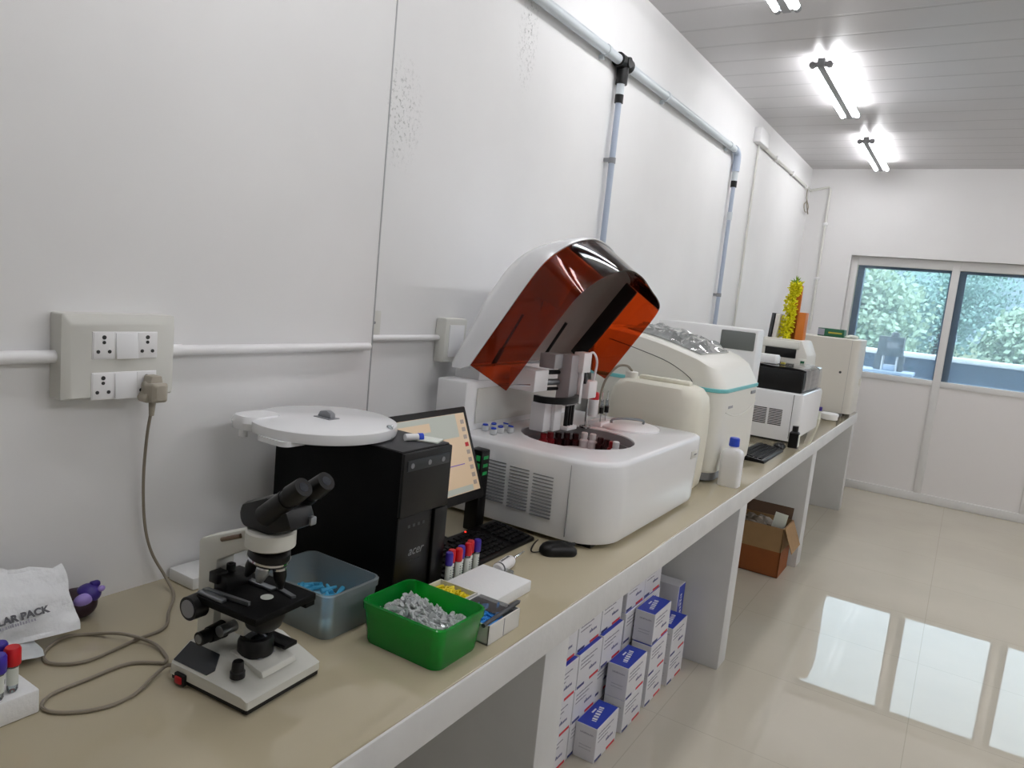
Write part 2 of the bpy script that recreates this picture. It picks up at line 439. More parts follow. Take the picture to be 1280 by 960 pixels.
def outside():
    struct(MB().box(-60, 60, 7.6, 120, -.5, -.1), 'ground_outside', 'grass')
    p = struct(MB().box(-3, 8, 9.4, 9.55, -.1, 1.20).box(-3, 8, 7.55, 9.4, -.1, -.02), 'trim_8', 'dark_wall')
    struct(MB().box(-3, 8, 9.36, 9.62, 1.20, 1.255, .01), 'trim_9', 'ledge')
    # hazy hill far behind
    mb = MB(); rows = []
    for j in range(2):
        rows.append([(x, 110+8*math.sin(x*.05)+j*22, -.5 if j == 0 else 22+4*math.sin(x*.035+1)+2.0*math.sin(x*.11)) for x in range(-110, 160, 6)])
    mb.loft(rows, False, False, closed=False)
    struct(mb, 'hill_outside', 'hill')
    rr = random.Random(3)
    spots = [(-5.6, 30, 6.3, 'tree', 'broad hazy green tree far left beyond the window'),
             (-1.6, 24, 3.6, 'tree2', 'low yellow-green tree beyond the left pane'),
             (.2, 38, 5.6, 'tree', 'round green tree just left of the window mullion outside'),
             (3.0, 25, 2.4, 'tree2', 'small pale bush behind the white parapet outside'),
             (5.2, 36, 4.6, 'tree', 'round-topped green tree beyond the right pane'),
             (10.2, 40, 3.6, 'tree2', 'low yellowish tree at the right edge beyond the window'),
             (-11.5, 40, 7.2, 'tree', 'tall hazy green tree behind the grey steel box outside')]
    for (x, y, h, m, lab) in spots:
        t = thing('tree', lab, 'tree', (x, y, -.1), 'trees beyond the window')
        MB().cyl((x, y, -.1), (x, y, h*.55), .18, .1, 10).obj('trunk', 'cardboard_in', t)
        mb = MB(); w = h*.55; cl = []
        for q in range(60):
            a = rr.uniform(0, 2*PI); e = math.asin(rr.uniform(-1, 1)); rad = rr.random()**.4
            cl.append(Vector((x+rad*w*.8*math.cos(a)*math.cos(e), y+rad*w*.8*math.sin(a)*math.cos(e), h*.50+rad*h*.44*math.sin(e))))
        for q in range(9000):
            p = rr.choice(cl)+Vector((rr.gauss(0, 1), rr.gauss(0, 1), rr.gauss(0, .8)))*w*.14
            if p.z < .1: continue
            e = Vector((rr.uniform(-1, 1), rr.uniform(-1, 1), rr.uniform(-1, 1))).normalized(); f = e.orthogonal().normalized(); k = rr.uniform(.04, .085)
            mb.quad(p-e*k*1.3, p+f*k, p+e*k*1.3, p-f*k)
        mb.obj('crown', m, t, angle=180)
    # steel unit on a pale laminate table out on the veranda
    YS = 8.62
    t = thing('side_table', 'pale blue laminate table behind the left window pane', 'table', (.66, YS+.12, -.02))
    MB().box(.30, 1.03, YS-.12, YS+.36, 1.022, 1.060, .005).obj('table_top', 'pale_blue', t)
    for (x, y) in ((.34, YS-.08), (.99, YS-.08), (.34, YS+.32), (.99, YS+.32)):
        MB().box(x-.02, x+.02, y-.02, y+.02, -.02, 1.023).obj('leg', 'pale_blue', t)
    t = thing('water_still', 'grey steel box on legs seen through the left window pane', 'lab device', (.74, YS+.08, 1.06))
    x0, x1 = STILL_X
    MB().box(x0, x1, YS, YS+.20, 1.215, 1.420, .006).obj('cabinet', 'still_grey', t)
    MB().box(x0+.085, x0+.19, YS-.004, YS+.002, 1.30, 1.365).obj('label_plate', 'grey', t)
    MB().lathe([(.042, 1.42), (.042, 1.445), (.032, 1.466), (.008, 1.474)], ((x0+x1)/2+.025, YS+.09, 0)).obj('dome', 'still_grey', t)
    for x in (x0+.06, x1-.045):
        for y in (YS+.03, YS+.17): MB().box(x-.008, x+.008, y-.008, y+.008, 1.06, 1.217).obj('leg', 'alu', t)
    MB().box(x0-.02, x0+.045, YS+.05, YS+.20, 1.06, 1.225, .004).obj('side_bracket', 'still_grey', t)
    MB().box(x1-.03, x1+.02, YS+.05, YS+.20, 1.06, 1.225, .004).obj('side_bracket', 'still_grey', t)
    MB().lathe([(.085, 1.061), (.095, 1.10), (.088, 1.12), (.0, 1.123)], ((x0+x1)/2+.01, YS+.10, 0)).obj('basin', 'pale_blue', t)

def counter():
    t = thing('counter', 'long white masonry counter with beige tiled top along the left wall', 'counter', (.4, 3.3, 0))
    yn, yf = YF+.6, 6.58
    MB().box(.001, .786, yn, yf, .788, H, .002).obj('worktop', 'worktop', t)
    MB().box(.001, .776, yn, yf, .742, .788).obj('slab', 'support', t)
    MB().box(.766, .791, yn, yf, .720, .797, .003).obj('fascia', 'fascia', t)
    for (a, b) in ((1.401, 1.517), (3.035, 3.15), (4.665, 4.80), (6.38, 6.50), (-.24, -.12)):
        MB().box(.002, .789, a, b, 0, .742, .003).obj('support_wall', 'support', t)
exec_sections += [setting, outside, counter]

# ================================================================== LAMPS AND PIPES
def lamps():
    spots = [(.61, 4.15, 'twin tube ceiling lamp, middle one of the row near the left wall'),
             (.62, 5.95, 'twin tube ceiling lamp nearest the window wall'),
             (.60, 2.30, 'twin tube ceiling lamp cut by the top edge of the photo')]
    far = [(2.9, 5.9), (2.9, 4.0), (2.9, 2.1), (2.9, .2), (.60, .45)]  # added unseen lamps that brighten the walls and bench
    for (x, y, lab) in spots+[(a, b, None) for a, b in far]:
        t = thing('tube_light', lab or 'added unseen twin tube ceiling lamp for fill light', 'lamp', (x, y+.55, ZC), 'twin tube ceiling lamps')
        MB().box(x-.018, x+.018, y, y+1.1, ZC-.075, ZC-.03, .003).box(x-.03, x+.03, y+.2, y+.26, ZC-.032, ZC).box(x-.03, x+.03, y+.84, y+.9, ZC-.032, ZC).obj('batten', 'batten', t)
        for s in (-1, 1):
            tb = MB().cyl((x+s*.042, y+.03, ZC-.062), (x+s*.042, y+1.07, ZC-.062), .0145, seg=12).obj('lamp_tube', 'tube_glow' if x < 1 else 'fill_tube', t)
            for (ya, yb) in ((y, y+.032), (y+1.068, y+1.1)):
                MB().cyl((x+s*.042, ya, ZC-.062), (x+s*.042, yb, ZC-.062), .016, seg=12).box(min(x+s*.017, x+s*.042), max(x+s*.017, x+s*.042), ya+.005, ya+.022, ZC-.072, ZC-.05).obj('lamp_holder', 'batten', t)

def pipes():
    t = thing('water_pipe', 'pale grey plastic pipe high on the left wall with two drops', 'pipe', (.03, 3.0, 2.56))
    x = .031
    MB().tube([(x, 1.60, 2.545), (x, 4.78, 2.545)], .021, 14).obj('main_pipe', 'pipe', t)
    MB().cyl((x, 2.965, 2.545), (x, 3.075, 2.545), .031, seg=18).cyl((x, 3.02, 2.545), (x, 3.02, 2.455), .026, seg=18).cyl((x-.01, 3.02, 2.545), (x+.034, 3.02, 2.545), .028, .022, seg=18).obj('tee', 'black', t)
    MB().cyl((x, 3.015, 2.46), (x, 3.015, 1.20), .0135, seg=12).obj('drop_pipe', 'pipe_blue', t)
    MB().cyl((x, 3.015, 2.456), (x, 3.015, 2.41), .0175, seg=14).obj('collar', 'pipe', t)
    MB().cyl((x, 3.015, 2.41), (x, 3.015, 2.375), .019, seg=14).obj('band', 'black', t)
    e = [Vector((x, 4.77, 2.545)), Vector((x, 4.81, 2.543)), Vector((x, 4.842, 2.525)), Vector((x, 4.853, 2.49)), Vector((x, 4.853, 2.42))]
    MB().tube(e, .0245, 14, 5).obj('elbow', 'pipe_blue', t)
    MB().cyl((x, 4.853, 2.43), (x, 4.853, 1.36), .0135, seg=12).obj('drop_pipe', 'pipe_blue', t)
    MB().cyl((x, 4.853, 2.42), (x, 4.853, 2.36), .019, seg=14).obj('collar', 'pipe', t)
    MB().cyl((x, 4.853, 2.36), (x, 4.853, 2.32), .020, seg=14).obj('band', 'black', t)
    MB().cyl((x, 4.853, 2.16), (x, 4.853, 2.11), .0185, seg=14).obj('collar', 'pipe', t)
    for (y, z, r) in ((2.85, 2.545, .024), (3.55, 2.545, .024), (4.66, 2.545, .024)):
        MB().cyl((x, y-.012, z), (x, y+.012, z), r, seg=14).box(.0, .02, y-.008, y+.008, z-.034, z-.018).box(.0, .02, y-.008, y+.008, z+.018, z+.034).obj('clamp', 'pipe', t)
    for (y, z) in ((3.015, 2.13), (4.853, 1.62)):
        MB().cyl((x, y, z-.012), (x, y, z+.012), .0165, seg=14).box(.0, .03, y-.024, y-.010, z-.008, z+.008).obj('clamp', 'grey', t)
    # electrical conduits low on the wall
    t = thing('conduit', 'white conduit running along the wall left of the switch box', 'conduit', (.05, .2, 1.32))
    MB().cyl((.046, YF+.05, 1.318), (.046, .700, 1.318), .0125, seg=14).obj('conduit_pipe', 'white_plastic', t)
    t = thing('conduit', 'white conduit on the wall between the switch box and the wall step', 'conduit', (.05, 1.2, 1.325))
    MB().cyl((.046, .925, 1.325), (.046, 1.545, 1.325), .0115, seg=14).obj('conduit_pipe', 'white_plastic', t)
    MB().cyl((.046, .925, 1.325), (.046, .96, 1.325), .0135, seg=14).obj('coupling', 'white_plastic', t)
    t = thing('conduit', 'thin white conduit from the grey wall plate to the box behind the red hood', 'conduit', (.02, 1.7, 1.345))
    MB().cyl((.014, 1.576, 1.345), (.014, 1.90, 1.345), .0095, seg=14).obj('conduit_pipe', 'white_plastic', t)
    t = thing('wall_plate', 'small grey blank wall plate at the wall step above the conduit', 'plate', (.0, 1.60, 1.385))
    MB().box(.0, .010, 1.576, 1.628, 1.352, 1.425, .003).obj('plate', 'ivory', t)
    MB().cyl((.009, 1.60, 1.39), (.0115, 1.60, 1.39), .004).obj('screw', 'grey', t)
    t = thing('socket_box', 'white socket box on the wall partly hidden behind the red hood', 'socket box', (.0, 1.95, 1.34))
    MB().box(.0, .045, 1.90, 2.02, 1.265, 1.412, .008).obj('box_body', 'ivory', t)
    MB().box(.044, .048, 1.92, 2.00, 1.285, 1.39, .001).obj('face_plate', 'white_plastic', t)
    # thin conduit near the far corner
    t = thing('corner_conduit', 'thin white conduit from a small junction box into the far corner', 'conduit', (.02, 5.4, 2.7))
    MB().box(0, .05, 5.27, 5.52, 2.70, 2.80, .006).obj('junction_box', 'white_plastic', t)
    MB().tube([(.014, 5.38, 2.70), (.014, 5.38, 1.30)], .008, 8).obj('conduit_pipe', 'ivory', t)
    MB().tube([(.016, 5.45, 2.71), (.016, 7.14, 2.70), (.02, 7.31, 2.70), (.17, 7.325, 2.735), (.185, 7.325, 2.715), (.185, 7.325, 1.42)], .011, 8).obj('conduit_pipe', 'ivory', t)
    for (y, z) in ((5.9, 2.708), (6.5, 2.705), (7.1, 2.70)): MB().box(0, .03, y-.012, y+.012, z-.02, z+.02, .003).obj('clip', 'white_plastic', t)
    for z in (2.4, 1.9): MB().box(.165, .205, 7.31, 7.34, z-.012, z+.012, .003).obj('clip', 'white_plastic', t)
    tag(MB().tube([(.016, 7.16, 2.685), (.014, 7.18, 2.62), (.016, 7.2, 2.585), (.02, 7.10, 2.54), (.022, 7.15, 2.49), (.02, 7.27, 2.50), (.02, 7.29, 2.55), (.018, 7.20, 2.59), (.03, 7.19, 2.53), (.03, 7.27, 2.48)], .0045, 6, 6)
        .obj('loose_cable', 'cord', loc=(.02, 7.19, 2.5)), 'loose looped cable hanging from the corner conduit', 'cable')
exec_sections += [lamps, pipes]

# ================================================================== SWITCH BOX, CORD
def switch_box():
    y0, y1, z0, z1 = .70, .925, 1.237, 1.402
    t = thing('switch_box', 'white wall switch box with four sockets and two switches', 'switch box', (.03, .81, 1.32))
    o = rrect(y0, y1, z0, z1, .004, 3); i = rrect(y0+.012, y1-.004, z0+.004, z1-.018, .006, 3)
    L = lambda p, x: [(x, q[0], q[1]) for q in p]
    MB().loft([L(o, .03), L(o, .070), L(i, .078)]).obj('box_body', 'ivory', t)
    for (z, nm) in ((1.342, 0), (1.262, 1)):
        MB().box(.077, .0795, .752, .884, z-.027, z+.027, .001).obj('module_plate', 'white_plastic', t)
        MB().prism([(.079, z-.0265), (.086, z-.0265), (.081, z+.024), (.079, z+.024)], 'y', .797, .841, .0008).obj('rocker_switch', 'white_gloss', t)
        for y in (.774, .862):
            sk = MB().box(.079, .0805, y-.020, y+.020, z-.0255, z+.0255, .0008).obj('socket_outlet', 'white_plastic', t)
            h = MB()
            for (dy, dz, r) in ((0, .016, .0042), (0, .006, .0034), (-.011, -.012, .0036), (.011, -.012, .0036)):
                h.cyl((.079, y+dy, z+dz), (.0812, y+dy, z+dz), r, seg=12)
            h.obj('pin_holes', 'dark_hole', sk)
    # plug and cord
    t = thing('power_cord', 'grey-beige power cord from the wall plug looping on the counter', 'cord', (.1, .87, .9))
    py, pz = .866, 1.253
    loops = []
    for (dx, w, h, dz) in ((.0815, .030, .030, .0), (.094, .036, .036, -.001), (.102, .042, .036, -.004), (.122, .034, .040, -.004), (.128, .020, .030, -.004)):
        loops.append([(dx, py+q[0], pz+dz+q[1]) for q in rrect(-w/2, w/2, -h/2, h/2, .006, 4)])
    MB().loft(loops).prism([(py-.011, 1.282), (py+.011, 1.282), (py+.017, 1.25), (py+.026, 1.238), (py+.022, 1.228), (py-.022, 1.228), (py-.026, 1.238), (py-.017, 1.25)], 'x', .083, .112, .003).cyl((.098, py, 1.232), (.096, py, 1.198), .0075, .005, 12).obj('plug', 'plug', t)
    zc = H+.0034
    P = [(.096, py, 1.21), (.078, py+.003, 1.15), (.056, py+.012, 1.05), (.05, py+.022, .95), (.05, py+.04, .88), (.075, .925, .825), (.127, .912, zc), (.19, .86, zc), (.244, .816, zc), (.250, .751, zc), (.261, .661, zc), (.229, .618, zc), (.192, .620, zc), (.165, .645, zc), (.152, .68, zc), (.172, .712, zc), (.227, .742, zc+.009), (.29, .765, zc+.004), (.345, .757, zc), (.36, .742, zc), (.351, .735, zc), (.319, .70, zc), (.318, .63, zc), (.321, .573, zc), (.345, .546, zc), (.38, .556, zc), (.413, .60, zc), (.416, .651, zc), (.395, .70, zc+.004), (.385, .728, zc+.008), (.395, .736, zc+.012)]
    MB().tube(P, .0032, 8, 7).obj('cable', 'cord', t)
    tag(MB().tube([(.045, 1.93, 1.21), (.05, 1.90, 1.15), (.055, 1.865, 1.07), (.05, 1.82, .98), (.04, 1.79, .9), (.05, 1.77, .806)], .006, 8, 6).obj('black_cable', 'black', loc=(.05, 1.85, 1.0)), 'black cable dropping from behind the red hood to the monitor', 'cable')
exec_sections.append(switch_box)

# ================================================================== LEFT END OF COUNTER
def pouch_mb(c, w, h, thick, ux, uy, seed, bulge=.5):
    """sealed film pouch: pillow with crimped seams; ux along width, uy along height"""
    ux = Vector(ux).normalized(); uy = Vector(uy).normalized(); uz = ux.cross(uy)
    r = random.Random(seed); ph = [r.uniform(0, 6.28) for _ in range(6)]
    mb = MB(); N = 22; Mv = 16; grid = {}
    for s in (1, -1):
        for i in range(N+1):
            for j in range(Mv+1):
                if s == -1 and (i in (0, N) or j in (0, Mv)): grid[s, i, j] = grid[1, i, j]; continue
                a, b = i/N, j/Mv
                e = (max(0, min(1, (min(a, 1-a)-.05)/.3))**.6)*(max(0, min(1, (min(b, 1-b)-.07)/.35))**.6)
                wr = .16*math.sin(9*a+ph[0]+4*b)*e+.13*math.sin(15*b+ph[1]+9*a)+.10*math.sin(23*a-9*b+ph[2])+.08*math.sin(31*a+21*b)
                hgt = s*thick*.5*e+thick*.35*wr
                ed = .012*math.sin(11*b+ph[3])*(1 if a > .5 else -1)*(1 if i in (0, N) else .3)+0
                p = Vector(c)+ux*((a-.5)*w+ed*w*.4)+uy*((b-.5)*h*(1+(.16*math.sin(14*a+ph[4])+.10*math.sin(31*a+ph[5]))*(b > .5)*(b-.5)*2)+.02*h*math.sin(7*a+ph[4]))+uz*hgt
                grid[s, i, j] = mb.bm.verts.new(p)
    for s in (1, -1):
        for i in range(N):
            for j in range(Mv):
                q = [grid[s, i, j], grid[s, i+1, j], grid[s, i+1, j+1], grid[s, i, j+1]]
                try: mb.bm.faces.new(q if s == 1 else q[::-1])
                except ValueError: pass
    return mb, ux, uy, uz

def left_end():
    # gel pack leaning to the wall, text low on its face
    t = thing('gel_pack', 'white film gel pack with dark lettering leaning by the wall', 'ice pack', (.10, .56, .82))
    mb, ux, uy, uz = pouch_mb((.098, .500, .882), .40, .140, .05, (.14, 1, -.03), (-.62, .05, .78), 5)
    mb.obj('film_pouch', 'pouch', t, angle=80)
    o = Vector((.098, .500, .880))+uz*.022-uy*.034
    text_mb('POLAR PACK', .0175, frame(o+ux*.048-uy*.006, ux+uy*.09, uy), .0006, bold=.0007).obj('lettering', 'print_dark', t)
    sm = MB(); scribble(sm, frame(o+ux*.012-uy*.018, ux+uy*.09, uy), .12, .007, 3); sm.obj('small_print', 'print_grey', t)
    t = thing('gel_pack', 'pale flat gel pack lying under the lettered one', 'ice pack', (.16, .55, .80))
    mb, *_ = pouch_mb((.138, .495, .816), .26, .10, .03, (.16, 1, 0), (-1, .16, .04), 9)
    mb.obj('film_pouch', 'pouch_grey', t, angle=80)
    t = thing('tourniquet', 'dark maroon bundle with a violet clip beside the white gel pack', 'tourniquet', (.085, .745, .80))
    MB().ball((.075, .735, .826), .040, (1.0, .95, .72), 3).obj('rolled_band', 'maroon', t)
    MB().ball((.088, .752, .846), .023, (1, 1.0, .85), 3).box(.083, .097, .754, .772, .858, .869, .004).obj('clip', 'violet', t)
    MB().ball((.104, .733, .842), .015, (.7, 1.2, .9), 3).ball((.104, .768, .856), .008, (.7, 1.0, .8), 2).obj('clip_pad', 'lilac', t)
    # foam rack with tubes, bottom left
    tag(MB().box(.262, .352, .33, .540, H, H+.040, .004).obj('foam_rack', 'foam', loc=(.31, .44, H)), 'white foam tube rack at the left front edge of the photo', 'rack')
    def tube_at(x, y, col, lab, zb=H+.041):
        tt = thing('sample_tube', lab, 'tube', (x, y, zb), 'capped tubes in the left foam rack')
        MB().lathe([(.006, 0), (.0078, .004), (.0078, .055)], (x, y, zb), 14).obj('tube_body', 'clear', tt)
        MB().lathe([(.0082, .012), (.0082, .040)], (x, y, zb), 14, False, False).obj('tube_label', 'paper', tt)
        MB().lathe([(.0112, .044), (.0118, .046), (.0118, .068), (.0098, .072)], (x, y, zb), 14).obj('cap', col, tt)
    tube_at(.330, .510, 'red', 'red-capped tube at the right end of the left foam rack')
    tube_at(.340, .486, 'purple', 'purple-capped tube in front in the left foam rack')
    tube_at(.304, .503, 'purple', 'purple-capped tube behind the red one in the left foam rack')
    tube_at(.285, .490, 'red', 'red-capped tube farthest back in the left foam rack')
    # flat foam lid behind the microscope
    tag(MB().box(.040, .130, .955, 1.165, H, H+.028, .004).obj('foam_sheet', 'foam', loc=(.09, 1.05, H)), 'flat white foam sheet by the wall behind the microscope', 'foam sheet')
exec_sections.append(left_end)

# ================================================================== MICROSCOPE
def microscope():
    ox, oy = .497, .812
    t = thing('microscope', 'white and black binocular microscope standing before the black computer tower', 'microscope', (ox, oy, H))
    R4 = Matrix.Translation((ox, oy, 0)) @ Matrix.Rotation(math.radians(4), 4, 'Z') @ Matrix.Translation((-ox, -oy, 0))
    P = lambda mb, n, m, par=t, **k: mb.xf(R4).obj(n, m, par, **k)
    x0, x1, y0, y1 = ox-.095, ox+.095, oy-.084, oy+.084
    # base: flat back, sloping front
    top = [(x0+.004, .858), (x0+.098, .858), (x1-.012, .830), (x1, .826)]
    def sect(y, cap, g=0): return [(x0+g, y, .812)]+[(px+(g if q < 2 else -g), y, min(z, cap)) for q, (px, z) in enumerate(top)]+[(x1-g, y, .812)]
    P(MB().loft([sect(y0, .832, .002), sect(y0+.002, .8345), sect(y0+.036, .858), sect(y1-.004, .858), sect(y1, .852, .002)]), 'base', 'scope_white', angle=20)
    P(MB().box(x0+.004, x1-.002, y0+.003, y1-.003, .803, .8125), 'rubber_skirt', 'black')
    for (x, y) in ((x0+.015, y0+.015), (x1-.015, y0+.015), (x0+.015, y1-.015), (x1-.015, y1-.015)):
        P(MB().cyl((x, y, H), (x, y, .806), .010, seg=12), 'rubber_foot', 'black')
    # raised label plate on the sloping front, dark panel near left edge
    P(MB().prism([(x0+.085, .859), (x0+.105, .860), (x1-.025, .847), (x1-.020, .838), (x1-.03, .834), (x0+.09, .857)], 'y', oy-.032, oy+.045, .002), 'label_ramp', 'scope_white')
    sl = Vector((.085, 0, -.0135)).normalized()
    sm = MB(); nrm = frame((x0+.118, oy-.01, .8583), (0, 1, 0), (-sl.x, 0, -sl.z))
    for k in range(4): scribble(sm, frame(Vector((x0+.118, oy-.018, .8596))+sl*(.008*k), (0, 1, 0), -sl), .04, .0035, k, .0003)
    P(sm, 'label_print', 'print_grey')
    pq = lambda x, v: (x, y0+v, .8346+(v-.002)/.034*.0234)
    P(MB().loft([[pq(x0+.006, .004), pq(x0+.088, .004), pq(x0+.097, .014), pq(x0+.082, .036), pq(x0+.008, .036)], [tuple(Vector(q)+Vector((0, -.001, .0016))) for q in (pq(x0+.006, .004), pq(x0+.088, .004), pq(x0+.097, .014), pq(x0+.082, .036), pq(x0+.008, .036))]]), 'side_panel', 'scope_dark')
    P(MB().lathe([(.0125, 0), (.0125, .010), (.0105, .012), (.0095, .026), (.0085, .028)], (x0+.135, y0+.028, .840), 18), 'dimmer_knob', 'black')
    P(MB().box(x0+.020, x0+.045, y0-.006, y0+.003, .803, .823, .002), 'switch_housing', 'black')
    P(MB().box(x0+.025, x0+.040, y0-.009, y0-.004, .807, .819, .001), 'rocker_switch', 'red_switch')
    # illuminator
    P(MB().lathe([(.031, .855), (.031, .876), (.027, .884), (.020, .886)], (ox+.018, oy+.002, 0), 28), 'illuminator', 'black')
    P(MB().lathe([(.021, .8855), (.014, .8885), (.0, .8895)], (ox+.018, oy+.002, 0), 20), 'illuminator_lens', 'lens')
    P(MB().box(ox+.0, ox+.06, oy+.03, oy+.06, .858, .866, .002), 'mirror_plate', 'black')
    # arm: column at the wall side and a sloping upper limb
    ax = [(.388, .850), (.384, 1.030), (.390, 1.037), (.50, 1.080), (.555, 1.085), (.555, 1.050), (.495, 1.040), (.432, 1.006), (.430, .850)]
    P(MB().prism(ax, 'y', oy-.020, oy+.020, .004), 'arm', 'scope_white')
    P(MB().cyl((.445, oy-.022, 1.048), (.49, oy-.022, 1.066), .004, seg=10), 'lock_pin', 'brass')
    P(MB().cyl((.446, oy, 1.0), (.446, oy, .955), .004, seg=10).cyl((.446, oy, .998), (.446, oy, .982), .008, seg=14), 'stop_screw', 'black')
    # head ring, nosepiece, objectives
    hx = .538
    P(MB().lathe([(.038, 1.055), (.042, 1.058), (.042, 1.083), (.039, 1.086)], (hx, oy, 0), 32), 'head_ring', 'scope_white')
    tilt = Matrix.Translation((hx, oy, 1.044)) @ Matrix.Rotation(math.radians(12), 4, 'Y')
    P(MB().lathe([(.034, -.014), (.036, -.006), (.034, .006), (.028, .010)], seg=28, mtx=tilt), 'nosepiece', 'black')
    P(MB().lathe([(.0365, -.010), (.0365, -.006)], seg=28, mtx=tilt), 'nosepiece_ring', 'chrome')
    for k, L in enumerate((.052, .036, .044, .034)):
        a = PI*.5*k+.5
        q = tilt @ Matrix.Rotation(a, 4, 'Z') @ Matrix.Translation((.019, 0, -.012)) @ Matrix.Rotation(math.radians(-14), 4, 'Y')
        ob = P(MB().lathe([(.010, 0), (.0115, -.004), (.0115, -L*.55), (.008, -L*.8), (.005, -L)], seg=16, mtx=q), 'objective', 'black' if k % 2 == 0 else 'steel')
        P(MB().lathe([(.0119, -L*.2), (.0119, -L*.28)], seg=16, mtx=q), 'objective_ring', 'chrome', ob)
    # binocular head
    d = Vector((.72, 0, .60)).normalized()
    P(MB().prism([(hx-.050, 1.104), (hx-.040, 1.086), (hx+.020, 1.084), (hx+.075, 1.106), (hx+.058, 1.142), (hx+.012, 1.150), (hx-.046, 1.126)], 'y', oy-.030, oy+.032, .009), 'binocular_head', 'black')
    for s in (-1, 1):
        b0 = Vector((hx+.010, oy+s*.026, 1.116))
        ey = P(MB().cyl(b0, b0+d*.062, .0185, .0175, 24).cyl(b0+d*.055, b0+d*.078, .0160, .0160, 24).cyl(b0+d*.074, b0+d*.106, .0185, .0165, 24), 'eyepiece', 'black')
        P(MB().cyl(b0+d*.104, b0+d*.1066, .0085, .0085, 20), 'eyepiece_lens', 'lens', ey)
    P(MB().box(hx+.062, hx+.077, oy+.012, oy+.026, 1.105, 1.120, .003), 'interpupillary_plate', 'steel')
    # stage
    zs = .962
    P(MB().box(ox-.055, ox+.090, oy-.070, oy+.068, zs-.014, zs, .003).box(ox+.07, ox+.088, oy+.045, oy+.066, zs-.022, zs-.012), 'stage', 'black_matt')
    P(MB().lathe([(.011, zs-.002), (.011, zs+.0006)], (ox+.040, oy, 0), 20), 'stage_aperture', 'paper')
    P(MB().box(ox-.05, ox+.03, oy+.018, oy+.030, zs, zs+.006, .001).prism([(ox+.03, oy+.03), (ox+.075, oy+.022), (ox+.078, oy+.030), (ox+.03, oy+.040)], 'z', zs, zs+.004), 'slide_clip', 'steel')
    P(MB().box(ox-.055, ox+.005, oy-.066, oy-.055, zs, zs+.006, .001).prism([(ox-.052, oy-.058), (ox+.045, oy-.046), (ox+.045, oy-.041), (ox-.052, oy-.048)], 'z', zs+.001, zs+.008), 'stage_scale', 'steel')
    P(MB().box(.436, .470, oy-.028, oy+.028, .93, .985, .003).box(.43, .452, oy-.034, oy-.01, .97, .99, .002), 'stage_carrier', 'black')
    for (dy, nm) in ((-.082, 0),):
        kx, ky, kz = .440, oy-.072, .940
        kb = P(MB().cyl((kx, ky+.05, kz), (kx, ky+.012, kz), .006, seg=12).cyl((kx, ky+.016, kz), (kx, ky-.010, kz), .0215, .0205, 28), 'coarse_focus_knob', 'black')
        P(MB().cyl((kx, ky-.010, kz), (kx, ky-.0112, kz), .0155, seg=24), 'knob_cap', 'grey', kb)
    kb = P(MB().cyl((.437, oy+.018, .925), (.437, oy+.07, .925), .0215, seg=24), 'coarse_focus_knob', 'black')
    # fine focus and condenser beneath the stage
    kb = P(MB().cyl((.456, oy-.020, .886), (.456, oy-.05, .886), .016, .014, 22).cyl((.456, oy-.049, .886), (.456, oy-.070, .886), .012, .012, 20), 'fine_focus_knob', 'black')
    P(MB().cyl((.456, oy-.070, .886), (.456, oy-.0715, .886), .008, seg=18), 'knob_cap', 'steel', kb)
    P(MB().cyl((.482, oy-.05, .900), (.482, oy-.012, .900), .010, seg=18), 'condenser_knob', 'steel')
    P(MB().box(.445, .505, oy-.018, oy+.018, .885, .930, .003), 'condenser_bracket', 'scope_white')
    P(MB().lathe([(.022, .905), (.030, .912), (.036, .930), (.036, zs-.014)], (ox+.036, oy, 0), 28), 'condenser', 'black')
exec_sections.append(microscope)

# ================================================================== TUBS AND TIP BOXES
def tub(t, x0, x1, y0, y1, z0, z1, m, body, rim):
    def L(g, z): return Z(rrect(x0+g, x1-g, y0+g, y1-g, .022, 6), z)
    mb = MB().loft([L(.012, z0+.004), L(.008, z0), L(.006, z0+.006), L(.0, z1-.016), L(-.0025, z1-.0155), L(-.003, z1-.002), L(-.001, z1), L(.002, z1), L(.0025, z1-.014), L(.009, z0+.008), L(.014, z0+.007)], True, True)
    mb.obj(body, m, t)

